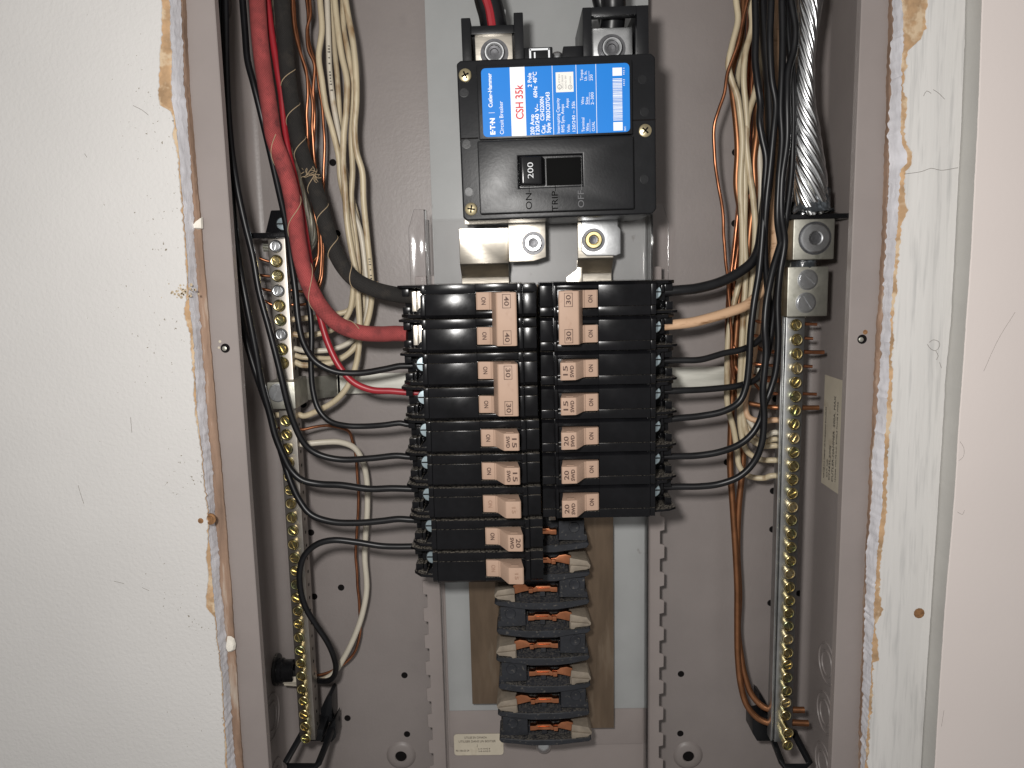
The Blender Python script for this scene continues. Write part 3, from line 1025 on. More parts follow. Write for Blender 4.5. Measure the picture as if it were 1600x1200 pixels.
# the lug compartments above the body
AR = MB()
AR.box(-48.4, -43.4, 12, 60, 36, 65.5)
AR.box(-20.6, -15.6, 12, 60, 36, 67.2)
AR.box(-43.5, -20.5, 13, 18, 57.2, 61.6)
AR.box(-15.6, -.4, 14, 58, 38, 49.9)
AR.build("lug_frame", black_main, mb, bevel=.6)
AR = MB()
AR.box(15.2, 20.0, 7, 60, 36, 66.8)
AR.box(43.4, 49.6, 7, 60, 36, 66.8)
AR.box(19.8, 43.6, 7, 14, 62.4, 66.8)
AR.box(5.2, 15.4, 14, 58, 38, 49.9)
AR.build("lug_frame", black_main, mb, bevel=.6)
for x0, x1, z1, sx in ((-41.6, -21.6, 59.8, -31.4), (20.6, 42.2, 58.6, 31.0)):
    lo = MB().box(x0, x1, 15, 45, 36, z1).build("terminal_lug", alu if x0 > 0 else tin, mb, bevel=.5)
    b = MB()
    hexscrew(b, Vector((sx, 15, 47.8)), 5.6, 3.7, 3.0)
    b.build("lug_screw", zinc, lo, smooth=30)
    socket_parts(Vector((sx, 15, 47.8)), 5.6, 3.7, 3.0, lo, (0, 0, 0))
b = MB()
b.lathe([(3.8, 0), (3.6, 2), (2.4, 3.2), (.6, 3.6)], (2.4, 24, 45.9), n=20)
b.build("screw", zinc, mb)
# painted white square mark
b = MB()
for x0, x1, z0, z1 in ((-12.6, -2.0, 48.2, 49.2), (-12.9, -11.9, 40, 49.0), (-2.8, -1.9, 40, 49.1), (-10.4, -9.6, 40, 47.3)):
    b.box(x0, x1, 13.7, 13.98, z0, z1)
b.build("paint_mark", ink_white, mb)

# the blue label: local coordinates inside the label platform
YL = -4.25
LBX0, LBX1, LBZ0, LBZ1 = -38.2, 37.6, 1.6, 35.6
lb = MB()
poly = []
rr = 2.2
for cx, cz, t0 in ((LBX1 - rr, LBZ1 - rr, 0), (LBX0 + rr, LBZ1 - rr, 90), (LBX0 + rr, LBZ0 + rr, 180), (LBX1 - rr, LBZ0 + rr, 270)):
    for k in range(5):
        t = math.radians(t0 + 22.5 * k)
        poly.append((cx + rr * math.cos(t), cz + rr * math.sin(t)))
label = lb.prism(poly, 'y', YL - .18, YL + .05).build("blue_label", label_blue, mb)
YB = YL - .24


def zx(zoomx):   # column in the label (from 470..1222 in the enlarged photo) -> local x
    return LBX0 + (zoomx - 474) / (1222 - 474) * (LBX1 - LBX0)


def zz(zoomy, zoomx=850):   # row in the enlarged photo -> local z
    t = (zoomx - 474) / (1222 - 474)
    top, bot = 352 - 37 * t, 700 - 40 * t
    return LBZ1 - (zoomy - top) / (bot - top) * (LBZ1 - LBZ0)


def ltext(body, x, y0, y1, h, m=ink_white, bold=0.0):
    a, c = zz(y0, x), zz(y1, x)
    text(body, h, m, label, (zx(x), YB, (a + c) / 2), 90, width=abs(c - a), bold=bold, ext=.03)


MB().box(zx(619), zx(694), YL - .26, YL - .1, LBZ0, LBZ1).build("white_band", ink_white, label)
ltext("E\u00b7T\u00b7N", 524, 686, 602, 2.4, bold=.16)
ltext("|", 518, 576, 574, 2.4)
ltext("Cutler-Hammer", 517, 548, 376, 2.0, bold=.06)
ltext("Circuit Breaker", 570, 684, 516, 2.0)
YBs = YB
YB = YL - .32
ltext("CSH 35k", 665, 608, 432, 3.9, ink_red, .12)
YB = YBs
ltext("200 Amp", 726, 684, 580, 2.0, bold=.05)
ltext("2 Pole", 719, 442, 372, 2.0, bold=.05)
ltext("120/240 V~", 752, 684, 530, 2.0, bold=.05)
ltext("60Hz  40\u00b0C", 746, 495, 366, 2.0, bold=.05)
ltext("Cat.", 782, 676, 630, 2.0, bold=.05)
ltext("CSH2200N", 778, 610, 490, 2.0, bold=.05)
ltext("Style 7803C07G43", 808, 672, 466, 2.0, bold=.05)
ltext("Interrupting Capacity", 858, 674, 497, 1.6)
ltext("RMS Sym. Amps", 881, 668, 527, 1.6)
ltext("Volts", 909, 668, 628, 1.5)
ltext("Amps", 906, 545, 497, 1.5)
ltext("120/240 ~ 35k", 937, 666, 512, 1.6)
for body, x, a, c in (("Terminal", 984, 664, 592), ("Wire", 1006, 660, 620), ("CU/AL", 1036, 660, 612), ("Wire", 984, 526, 488),
                      ("Size", 1006, 526, 488), ("2\u2013300", 1033, 526, 464), ("Torque", 981, 406, 352), ("Lb. In.", 1001, 406, 358),
                      ("250", 1030, 406, 376)):
    ltext(body, x, a, c, 1.5)
b = MB()
for x in (833, 953, 1053):
    b.box(zx(x) - .12, zx(x) + .12, YB, YL - .1, LBZ0, LBZ1)
for a, c in ((664, 600), (526, 464), (406, 358)):
    b.box(zx(1018) - .07, zx(1018) + .07, YB, YL - .1, zz(a, 1018), zz(c, 1018))
b.build("rule_lines", ink_white, label)
b = MB()
x0, x1 = zx(1137), zx(1184)
b.box(x0, x1, YB, YL - .1, zz(340, 1160), zz(380, 1160))
b.box(x0, x1, YB, YL - .1, zz(612, 1160), zz(655, 1160))
zc_ = zz(604, 1160)
rb = random.Random(4)
while zc_ < zz(396, 1160):
    w = rb.choice((.22, .3, .5))
    b.box(x0, x1, YB, YL - .1, zc_, zc_ + w)
    zc_ += w + rb.choice((.16, .22, .36))
b.build("barcode", ink_white, label)
ltext("06C", 1196, 656, 632, .9)
ltext("1413", 1194, 430, 398, .9)
ltext("H11", 1194, 372, 340, .9)
ua, uc = zz(365, 895), zz(465, 895)
stick = MB().box(zx(850), zx(939), YB - .02, YL - .1, uc, ua).build("approval_sticker", mat("cream_sticker", (.74, .73, .68), .5), label, bevel=0)
for i, (x, t_) in enumerate(((868, "UL LISTED"), (884, "CIRCUIT BREAKER"), (900, "ISSUE NO. 3843"), (924, "SA  LR43556"))):
    a, c = zz(455, x), zz(376, x)
    text(t_, .9, ink_grey, stick, (zx(x), YB - .08, (a + c) / 2), 90, width=abs(c - a) * (1 - .08 * i), ext=.02)
for x, z in ((868, 440), (922, 440)):
    MB().lathe([(1.15, 0), (1.15, .05), (.85, .05), (.85, 0)], (zx(x), YB - .06, zz(z, x)), n=18, close=False).build("emblem_ring", ink_grey, stick)

# the two service cables above it
def wire(name, pts, r, m, label, cat="wire", group=None, n=10, world_tail=None, jitter=0.0, top=True, seed=0, step=1.6, world_head=None):
    """pts: (px, py, depth) followed in the photo; world_head / world_tail: extra points in mm"""
    P = [at(*p) for p in pts]
    if world_head:
        P = [Vector(q) for q in world_head] + P
    elif top:
        d = P[0]
        e = P[0] - P[1]
        k = max(-.25, min(.25, e.x / max(abs(e.z), 1)))
        P = [Vector((d.x + k * 20, min(d.y + 6, 84), 310)), Vector((d.x + k * 20, d.y + 2, d.z + 30))] + P
    if world_tail and abs(abs(world_tail[-1][0]) - 70.5) < 1:      # a branch breaker's terminal
        sg_ = 1 if world_tail[-1][0] > 0 else -1
        zl = P[-1].z
        P += [Vector((sg_ * 80, world_tail[-1][1], zl * .8 + .2 * world_tail[-1][2])), Vector((sg_ * 71, world_tail[-1][1], zl * .6 + .4 * world_tail[-1][2]))]
    elif world_tail:
        P += [Vector(q) for q in world_tail]
    C = spline(P, step)
    if jitter:
        C = [c + Vector((mnoise.noise((seed, i * .13, 0)), mnoise.noise((seed, i * .13, 9)), 0)) * jitter for i, c in enumerate(C)]
    b = MB().tube(C, r, n=n)
    o = b.build(name, m, loc=C[-1], smooth=60)
    o["_c"] = 0
    del o["_c"]
    return tag(o, label, cat, group), C


sc, cc = wire("service_cable", [(762, 0, 28), (768, 22, 30), (772, 46, 32)], 7.4, pvc_black,
              "thick black cable with red stripe entering main breaker's left lug", "cable")
off = sc.location / S
b = MB().tube([c + Vector((-.8, -6.45, 0)) - off for c in cc], 2.4, n=8)
b.build("red_stripe", pvc_red, sc)
b = MB()
for k, (dx, dz) in enumerate(((-6, 0), (-4.5, 1), (5.6, 1.2), (3, 0))):
    c = cc[-1]
    b.tube([c + Vector((dx, -2, 8 + dz)) - off, c + Vector((dx * .8, -3, -6)) - off], 1.0, n=6)
b.build("bare_strand", alu, sc)
wire("service_cable", [(958, 0, 30), (958, 20, 32), (956, 44, 34)], 6.8, pvc_black, "thick black cable entering main breaker's right lug behind its frame", "cable")
wire("service_cable", [(938, 0, 46), (944, 20, 48), (950, 44, 50)], 4.6, pvc_black, "black cable end just left of the right lug's thick cable", "cable")

# ------------------------------------------------------------------ branch breakers
PITCH_B, ZTOP, XC = 19.05, 69.98, -1.6


def build_pole(root, zc, hx):
    """one pole, drawn as it lies on the left row (terminals towards -x); zc local"""
    b = MB()
    h = 9.35
    sx0, sx1, sz = -35.4 + hx, -12.6 + hx, 5.7          # handle slot
    low = [(14, zc + 4.1), (14, zc - 7.3), (16.4, zc - h), (60, zc - h), (60, zc + 4.1)]
    lowslot = [(14.02, zc - sz), (14.02, zc - 7.3), (16.42, zc - h), (60, zc - h), (60, zc - sz)]
    b.prism(low, 'x', -61.5, sx0)
    b.box(-61.5, sx0, 14.15, 60, zc + 4.35, zc + h)
    b.prism(lowslot, 'x', sx0 + .01, sx1)
    b.box(sx0 + .01, sx1, 14.15, 60, zc + sz, zc + h)
    b.prism(low, 'x', sx1 + .01, -8.6)
    b.box(sx1 + .01, -8.6, 14.15, 60, zc + 4.35, zc + h)
    b.box(sx0, sx1, 19, 60, zc - sz, zc + sz)
    b.box(-61.4, -8.7, 15.4, 59, zc + 3.8, zc + 4.8)
    o = b.build("housing", black, root, bevel=.24, segs=2)
    b = MB()
    b.prism([(15.6, zc + 4.0), (15.6, zc - 7.3), (17.8, zc - h + .2), (58, zc - h + .2), (58, zc + 4.0)], 'x', -8.2, -1.0)
    b.box(-8.2, -1.0, 16.0, 58, zc + 4.4, zc + h - .3)
    b.box(-9, -8, 17, 58, zc - h + .3, zc + h - .4)
    b.build("end_block", black, o, bevel=.35, segs=2)
    b = MB()
    b.prism([(14.7, zc + 4.0), (14.7, zc - 7.3), (17.0, zc - h + .1), (60, zc - h + .1), (60, zc + 4.0)], 'x', -64.6, -61.8)
    b.box(-64.6, -61.8, 15.1, 60, zc + 4.4, zc + h - .1)
    b.box(-62, -60, 16, 59, zc - h + .1, zc + h - .1)
    b.build("end_block", black, o, bevel=.35, segs=2)
    # terminal end: shelves, ribs, cavity
    b = MB()
    b.prism([(-64.6, 23), (-73, 25), (-77.4, 31), (-77.4, 60), (-64.6, 60)], 'z', zc - 9.1, zc - 7.2)
    b.prism([(-64.6, 21), (-74, 23), (-78.6, 27), (-78.6, 60), (-64.6, 60)], 'z', zc + 7.6, zc + 9.1)
    b.box(-76.4, -64.6, 40, 60, zc - 7.2, zc + 7.6)
    b.box(-76.6, -72.6, 30, 42, zc + 2.9, zc + 7.6)
    b.box(-76.6, -72.2, 31, 42, zc - 7.2, zc - 3.2)
    b.box(-71.6, -69.8, 29, 42, zc - 7.2, zc - 2.4)
    b.box(-72.8, -69.4, 34, 42, zc - 2.2, zc + 2.6)
    b.prism([(-64.7, -7.2 + zc), (-69.6, -7.2 + zc), (-66.4, -3.6 + zc), (-64.7, -3.2 + zc)], 'y', 25, 42)
    b.build("terminal_housing", black, root, bevel=.4, segs=2)
    # handle seat and toggle
    return o


def handle_profile(dx=0.0):
    return [(-34.8 + dx, 19), (-35.0 + dx, 14.2), (-34.2 + dx, 13.5), (-27.9 + dx, 12.9), (-27.4 + dx, 12.2), (-26.8 + dx, 12.0),
            (-22.2 + dx, 2.0), (-21.6 + dx, 1.5), (-14.2 + dx, 1.1), (-13.5 + dx, 1.7), (-14.6 + dx, 12), (-15 + dx, 19)]


def make_breaker(label, left, row, poles, amp, printed=True, silver_lug=False, xoff=0.0):
    zmid = ZTOP - PITCH_B * (row + poles / 2)
    root = empty("branch_breaker", (XC + xoff, 0, zmid), label, "circuit breaker",
                 roty=0 if left else math.pi)
    sg = 1 if left else -1       # row direction in local frame
    ink = tan_ink if printed else tan_relief_shade
    hx = 1.2 if left else 2.4       # the handle sits nearer the middle of the panel on the right row
    for k in range(poles):
        zc = sg * (poles / 2 - .5 - k) * PITCH_B
        build_pole(root, zc, hx)
        up_ = sg
        if silver_lug:
            b = MB()
            b.box(-70.6, -68.2, 27, 40, zc - 5.6, zc + 5.6)
            b.box(-67.6, -64.7, 25.5, 40, zc - 5.8, zc + 5.8)
            b.box(-70.8, -64.6, 30, 40, zc - .3, zc + .3)
            b.build("pressure_plate", tin, root, bevel=.3)
        else:
            b = MB()
            c = Vector((-65.3, 27.5, zc + sg * 2.6))
            b.lathe([(4.3, -1.5), (4.3, .7), (3.9, 1.1), (.01, 1.25)], c, n=24, close=False)
            so = b.build("terminal_screw", bluezinc, root)
            b = MB().box(c.x - 3.8, c.x + 3.8, c.y - 1.4, c.y - .9, c.z - .35, c.z + .35)
            b.build("slot", hole_black, so)
        # rocker with its marking
        b = MB()
        w = 4.75
        b.prism(handle_profile(hx), 'z', zc - w, zc + w)
        b.box(-20.6 + hx, -16.4 + hx, 4.0, 6.6, zc + sg * w, zc + sg * (w + .25))
        hd = b.build("handle", tan, root, bevel=.35, segs=2, smooth=30)
        text("ON", 2.3, ink, hd, (-31.0 + hx, 13.12, zc), -90, width=4.2, bold=.07 if printed else .05)
        if poles == 1:
            if printed:
                text(amp, 2.5, ink, hd, (-16.3 + hx, 1.12, zc), -90, width=5.2, bold=.05)
                text("SWD", 1.9, ink, hd, (-19.8 + hx, 1.3, zc), -90, width=6.4, bold=.08)
            else:
                text(amp, 2.0, ink, hd, (-17.6 + hx, 1.2, zc), -90, width=3.6, bold=.05)
    if poles == 2:
        b = MB()
        b.prism([(x_ + hx, y_) for x_, y_ in [(-26.4, 11.2), (-23.9, 1.6), (-23.2, 1.0), (-13.6, .5), (-12.9, 1.1), (-13.6, 11.2)]], 'z', -PITCH_B / 2 - 4.7, PITCH_B / 2 + 4.7)
        tb = b.build("handle_tie", tan, root, bevel=.4, segs=2, smooth=30)
        for k in (-1, 1):
            zt = k * (PITCH_B / 2 + .1)
            text(amp, 2.5, tan_ink, tb, (-18.3 + hx, .70, zt), -90, width=5.0, bold=.05)
            f = MB()
            for x0, x1, z0, z1 in ((-20.4, -20.15, -3.6, 3.6), (-16.2, -15.95, -3.6, 3.6), (-20.4, -15.95, 3.45, 3.7), (-20.4, -15.95, -3.7, -3.45)):
                f.box(x0 + hx, x1 + hx, .62, .9, zt + z0, zt + z1)
            f.build("marking_frame", tan_ink, tb)
    return root


make_breaker("two-pole breaker marked 40, top of the left row", True, 0, 2, "40", silver_lug=True)
make_breaker("two-pole breaker marked 30, below the 40 in the left row", True, 2, 2, "30")
make_breaker("single breaker printed 15, just below the left row's two-pole 30", True, 4, 1, "15", xoff=.6)
make_breaker("lower of the two single breakers printed 15 in the left row", True, 5, 1, "15", xoff=.6)
make_breaker("breaker with worn embossed handle between the printed 15 and 20 of the left row", True, 6, 1, "15", printed=False, xoff=.8)
make_breaker("single breaker printed 20, second from the bottom of the left row", True, 7, 1, "20", xoff=1.6)
make_breaker("bottom breaker of the left row with unprinted embossed handle", True, 8, 1, "15", printed=False, xoff=1.6)
make_breaker("two-pole breaker marked 30, top of the right row", False, 0, 2, "30")
make_breaker("upper single breaker printed 15 in the right row, under the two-pole", False, 2, 1, "15")
make_breaker("lower single breaker printed 15 in the right row, above the 20s", False, 3, 1, "15")
make_breaker("uppermost of the three breakers printed 20 in the right row", False, 4, 1, "20")
make_breaker("middle one of the three breakers printed 20 in the right row", False, 5, 1, "20")
make_breaker("lowest of the three breakers printed 20, bottom of the right row", False, 6, 1, "20")

# ------------------------------------------------------------------ neutral bar (left) and ground bar (right)
def slotted(b, p, r, h, ang, ydir=-1):
    """cheese-head screw: head split by a slot, on a shank"""
    n = 9
    for side in (0, 1):
        base = ang + side * math.pi
        seg = []
        d0 = .16
        for k in range(n):
            t = d0 + (math.pi - 2 * d0) * k / (n - 1)
            seg.append((p.x + r * math.cos(base + t), p.z + r * math.sin(base + t)))
        b.prism(seg, 'y', p.y - h * .45, p.y - h)


def bar_screw(root, x, y, z, proud, r, m, seed, slot=True):
    """rounded-rim head with a dished, slotted centre on a bare shank"""
    b = MB()
    rnd = random.Random(seed)
    p = Vector((x + rnd.uniform(-.15, .15), y, z + rnd.uniform(-.15, .15)))
    h = proud
    b.lathe([(r * .66, 0), (r * .66, h), (r * .9, h + .05), (r * 1.0, h + .35), (r * 1.03, h + .8), (r * .98, h + 1.2), (r * .86, h + 1.45),
             (r * .74, h + 1.35), (r * .66, h + .8), (r * .5, h + .7), (.01, h + .7)], p, n=18, close=False)
    slotted(b, p + Vector((0, -h - .2, 0)), r * .62, 1.15, rnd.uniform(0, 3.1))
    return b.build("screw", m, root, smooth=42)


nb_ = empty("neutral_bar", (-155, 62, -60), "long metal neutral terminal bar with a column of screws, left of the breakers", "terminal bar")
NO = Vector((-155, 62, -60))


def sub(o, off):
    for v in o.data.vertices:
        v.co -= off * S
    return o


sub(MB().box(-160.4, -150.0, 55, 67, -223, 100).build("bar", barside, nb_, bevel=.6), NO)
for k in range(36):
    z = 93.8 - 8.7 * k - 4.3
    if not -8 < z < 18:
        sub(MB().lathe([(1.1, -.2), (1.1, .06), (.8, .08)], (-150.0, 61, z), axis=(1, 0, 0), n=10).build("wire_hole", hole_black, nb_), NO)
for k in range(37):
    z = 93.8 - 8.7 * k
    if -5 < z < 16:
        continue
    s_ = bar_screw(nb_, -155.2, 55, z, 1.0 if k < 9 else (3.0 + 1.2 * random.random()), 3.6 if k < 9 else 3.35, zinc if k < 9 and k % 3 == 0 else yellowzinc, k)
    sub(s_, NO)
# lug block on it
lg = MB()
lg.box(-163.0, -146.5, 44, 72, -2.4, 14.0)
lgo = sub(lg.build("lug_block", lugal, nb_, bevel=.8), NO)
b = MB()
p = at(434, 614, 43.9)
b.lathe([(5.6, -.2), (5.6, .1), (4.9, .2), (4.9, .8), (.01, .8)], p, n=26, close=False)
slotted(b, p + Vector((0, -.6, 0)), 4.8, 1.0, 1.1)
sub(b.build("lug_screw", zinc, lgo, smooth=30), NO)
# clip that holds the top of the bar
c1 = empty("bar_clip", (-158, 90, 102), "glossy black plastic clip at the top of the left bar", "bracket")
CO = Vector((-158, 90, 102))
b = MB().box(-171, -145.5, 48, 95, 98.4, 101.6)
sub(b.build("clip_plate", black_gloss, c1, bevel=.5), CO)
b = MB()
b.prism([(-166, 101.7), (-161.5, 116), (-147.5, 116), (-147.5, 101.7)], 'y', 68, 95)
sub(b.build("clip_body", black_gloss, c1, bevel=.8), CO)
b = MB()
p = at(443, 350, 67.9)
b.lathe([(4.4, 0), (4.3, 1.2), (3.6, 1.8), (.01, 2.0)], p, n=22, close=False)
so = sub(b.build("screw", bluezinc, c1), CO)
sub(MB().box(p.x - 3.4, p.x + 3.4, p.y - 2.25, p.y - 1.9, p.z - .4, p.z + .4).build("slot", hole_black, so), CO)

gb = empty("ground_bar", (153, 62, -90), "long metal ground terminal bar with yellow screws, right of the breakers", "terminal bar")
GO = Vector((153, 62, -90))
sub(MB().box(147.6, 158.8, 55, 66, -229, 49).build("bar", barblue, gb, bevel=.6), GO)
sub(MB().box(145.6, 147.3, 56.5, 64, -229, 49).build("bar_backing", barblue, gb, bevel=.4), GO)
for k in range(32):
    z = 41.1 - 8.58 * k
    pr = 3.2 + 1.4 * ((k * 37) % 7) / 7
    if k >= 30:
        pr = 9
    s_ = bar_screw(gb, 152.8, 55, z, pr if k else 1.5, 3.45, yellowzinc if k % 5 != 3 else brassy, k + 90)
    sub(s_, GO)

# big lug blocks at the top of the ground bar
tl = empty("main_neutral_lug", (157, 55, 90), "square plated lug with big socket screw under the stranded cable", "lug")
TO = Vector((157, 55, 90))
sub(MB().box(145.2, 168.6, 40, 68, 79.2, 102.0).build("block", lugal, tl, bevel=.7), TO)
b = MB()
hexscrew(b, Vector((157.4, 40, 91.2)), 8.4, 3.4, 1.4)
so_ = sub(b.build("socket_screw", zinc, tl, smooth=30), TO)
socket_parts(Vector((157.4, 40, 91.2)), 8.4, 3.4, 1.4, so_, TO)
sub(MB().box(141, 164, 68, 78, 44, 80).build("base_strap", strapmat, tl, bevel=.4), TO)
t2 = empty("double_lug", (156, 60, 61), "plated lug block with two slotted screws under the square lug", "lug")
T2 = Vector((156, 60, 61))
blk = MB()
blk.box(144.4, 168.0, 45, 72, 46.4, 75.2)
bo = sub(blk.build("block", lugal, t2, bevel=.7), T2)
for px, py, an in ((1262, 437, -.75), (1259, 473, 2.15)):
    p = at(px, py, 44.9)
    b = MB()
    b.lathe([(6.0, -.2), (6.0, .08), (5.1, .14)], p, n=26, close=False)
    b.lathe([(5.0, 0), (5.0, .4), (.01, .4)], p, n=26, close=False)
    slotted(b, p + Vector((0, -.2, 0)), 4.9, .9, an)
    sub(b.build("slotted_screw", zinc, t2, smooth=30), T2)
for px, py in ((1226, 440), (1224, 476)):
    p = at(px, py, 55)
    b = MB().lathe([(5.2, -2), (5.0, 0), (4.0, .8), (2, 1.2)], Vector((144.3, 60, p.z)), axis=(-1, 0, 0), n=22)
    sub(b.build("wire_port", pvc_white2, t2), T2)
rc = empty("bar_clip", (170, 85, 103), "black plastic clip plate above the square lug on the right", "bracket")
sub(MB().box(143, 181, 46, 95, 102.4, 105.2).build("clip_plate", black_gloss, rc, bevel=.4), Vector((170, 85, 103)))
sub(MB().box(148, 166, 66, 95, 105.3, 114).build("clip_body", black_gloss, rc, bevel=.8), Vector((170, 85, 103)))

# bottom brackets: slanted open loops
def loop_bracket(pts, fins, label):
    p0 = at(*pts[0])
    r = empty("bar_bracket", p0, label, "bracket")
    b = MB().tube(spline([at(*p) for p in pts], 4) if False else [at(*p) for p in pts], 2.3, n=4, phase=math.pi / 4)
    sub(b.build("loop", black_main, r, bevel=.4, smooth=25), p0)
    b = MB()
    for poly, y0, y1 in fins:
        b.prism([(at(px, py, y0).x, at(px, py, y0).z) for px, py in poly], 'y', y0, y1)
    sub(b.build("foot", black_main, r, bevel=.5), p0)


loop_bracket([(474, 1138, 62), (472, 1146, 58), (446, 1192, 44), (450, 1198, 43), (492, 1198, 43), (498, 1192, 44), (522, 1132, 74), (523, 1124, 78)],
             [([(501, 1108), (513, 1086), (518, 1088), (519, 1126), (502, 1140)], 76, 92), ([(512, 1140), (524, 1122), (525, 1152), (518, 1160), (500, 1160)], 70, 84),
              ([(470, 1140), (505, 1140), (503, 1158), (470, 1158)], 60, 78)],
             "black plastic loop bracket holding the bottom of the left bar")
loop_bracket([(1202, 1130, 74), (1204, 1146, 66), (1221, 1190, 46), (1226, 1198, 44), (1258, 1198, 44), (1265, 1192, 45), (1243, 1150, 58), (1240, 1142, 62)],
             [([(1185, 1083), (1190, 1086), (1202, 1108), (1200, 1122), (1188, 1110)], 80, 92), ([(1176, 1125), (1200, 1120), (1210, 1158), (1183, 1158), (1176, 1146)], 72, 88),
              ([(1205, 1138), (1238, 1138), (1238, 1156), (1208, 1156)], 60, 78)],
             "black plastic loop bracket holding the bottom of the right bar")

# aluminium strap that ties the two bars behind the breakers
st = empty("cross_strap", (0, 88, 6), "flat aluminium strap running behind the breakers between the bars", "strap")
SO = Vector((0, 88, 6))
sub(MB().box(-131, 123, 86, 88, -.2, 12.8).build("strap", strapmat, st, bevel=.3), SO)
sub(MB().prism([(-146.6, 72), (-146.6, 74), (-131, 88), (-129, 88), (-129, 86), (-131, 86)], 'z', -1.6, 12.6).build("strap_end", lugal, st, bevel=.2), SO)
sub(MB().prism([(145, 72), (145, 74), (124, 88), (121, 88), (121, 86), (123, 86)], 'z', -.4, 12.6).build("strap_end", lugal, st, bevel=.2), SO)

# ------------------------------------------------------------------ wires, left side
wire("cloth_cable", [(440, 0, 52), (445, 60, 50), (449, 110, 48), (457, 170, 46), (465, 215, 44), (477, 255, 43), (490, 285, 42), (500, 320, 41),
                     (510, 355, 40), (521, 388, 39), (535, 415, 38), (555, 437, 37), (585, 452, 36), (612, 459, 36)], 4.5, cloth_black,
     "thick black cloth-braided cable feeding the two-pole 40 breaker's upper pole", "cable", n=16, world_tail=[(-77.5, 36, 60.5), (-70, 36, 60.5)])
wire("cloth_cable", [(402, 0, 40), (406, 60, 38), (412, 110, 36), (421, 170, 34), (428, 215, 32), (440, 250, 31), (451, 285, 30), (459, 325, 30), (464, 365, 30),
                     (472, 410, 30), (484, 448, 31), (502, 480, 32), (528, 506, 33), (560, 519, 34), (595, 522, 35), (618, 521, 36)], 4.55, cloth_red,
     "thick red cloth-braided cable feeding the two-pole 40 breaker's lower pole", "cable", n=16, world_tail=[(-77.0, 36, 41.6)])
_, C = wire("lacing_twine", [(470, 180, 38), (476, 240, 36)], .3, twine, "x", "twine") if False else (None, None)


def lacing(path, r, turns, label, n0=0.0, seg=(0, 1), rt=.24, seed=0):
    P = spline([at(*p) for p in path], 1.0)
    i0, i1 = int(seg[0] * (len(P) - 1)), int(seg[1] * (len(P) - 1))
    out = []
    for i in range(i0, i1 + 1):
        t = (P[min(i + 1, len(P) - 1)] - P[max(i - 1, 0)]).normalized()
        a = t.cross(Vector((0, 1, 0))).normalized()
        c = t.cross(a)
        ph = n0 + turns * 2 * math.pi * (i - i0) / (i1 - i0) + .5 * mnoise.noise((seed, i * .05, 0))
        out.append(P[i] + (a * math.cos(ph) + c * math.sin(ph)) * (r + rt * .5))
    o = MB().tube(out, rt, n=5).build("lacing_twine", twine, loc=out[0], smooth=60)
    return tag(o, label, "twine")


KB = [(449, 110, 48), (457, 170, 46), (465, 215, 44), (477, 255, 43), (490, 285, 42), (500, 320, 41), (510, 355, 40), (521, 388, 39), (535, 415, 38), (555, 437, 37), (585, 452, 36)]
lacing(KB, 4.5, 7, "thin tan twine spiralling round the thick black cloth cable", seed=2)
KR = [(428, 215, 32), (440, 250, 31), (451, 285, 30), (459, 325, 30), (464, 365, 30), (472, 410, 30), (484, 448, 31), (502, 480, 32), (528, 506, 33), (560, 519, 34)]
lacing(KR, 4.55, 3, "thin tan twine loosely wound round the thick red cloth cable", n0=1.0, seed=5)
# frayed knot where the lacing bunches up
kc = at(487, 272, 38)
rk = random.Random(12)
b = MB()
for k in range(18):
    q0 = kc + Vector((rk.gauss(0, 1.6), rk.uniform(-.8, .6), rk.gauss(0, 1.2)))
    pts_ = [q0]
    d = Vector((rk.choice((-1, 1)) * rk.uniform(.3, 1), rk.uniform(-.3, .2), rk.uniform(-.6, .6))).normalized()
    for _ in range(4):
        d = (d + Vector((rk.uniform(-.9, .9), rk.uniform(-.4, .4), rk.uniform(-.9, .9)))).normalized()
        pts_.append(pts_[-1] + d * rk.uniform(.7, 1.9))
    b.tube(spline(pts_, .6), .17, n=4)
tag(b.build("twine_knot", twine, loc=kc, smooth=60), "frayed tan twine knot on the black cloth cable", "twine")

wire("wire", [(418, 0, 52), (424, 50, 50), (432, 100, 48), (440, 150, 47), (444, 195, 46), (450, 235, 44), (462, 285, 44), (473, 340, 46), (482, 400, 46), (491, 460, 44),
              (500, 495, 42), (512, 535, 40), (530, 572, 39), (552, 597, 38), (580, 609, 38), (612, 611, 38)], 2.0, pvc_red,
     "thin glossy red wire feeding the lower pole of the left two-pole 30", world_tail=[(-77, 38, 4.4), (-71, 38, 4)])
# grey stranded conductor between red and black cloth cables
_sp = [(424, 0, 62), (430, 45, 60), (438, 110, 58), (446, 175, 56), (455, 235, 54), (466, 285, 52), (476, 320, 52), (486, 352, 54), (488, 378, 57), (478, 390, 60), (462, 389, 61), (440, 387, 61), (412, 387, 61)]
P = spline([Vector((at(*_sp[0]).x - 2, 70, 310)), Vector((at(*_sp[0]).x - 1, 64, at(*_sp[0]).z + 30))] + [at(*q) for q in _sp], 1.6)
gs = empty("stranded_conductor", P[-1], "grey bare stranded conductor behind the red cable, ending at the left bar's top screw", "cable")
for k in range(7):
    out = []
    for i, c in enumerate(P):
        t = (P[min(i + 1, len(P) - 1)] - P[max(i - 1, 0)]).normalized()
        a = t.cross(Vector((0, 1, 0))).normalized()
        d = t.cross(a)
        ph = i * .16 + k * 2 * math.pi / 7
        out.append(c + (a * math.cos(ph) + d * math.sin(ph)) * 1.75 - P[-1])
    MB().tube(out, .85, n=5).build("strand", lugal, gs, smooth=60)

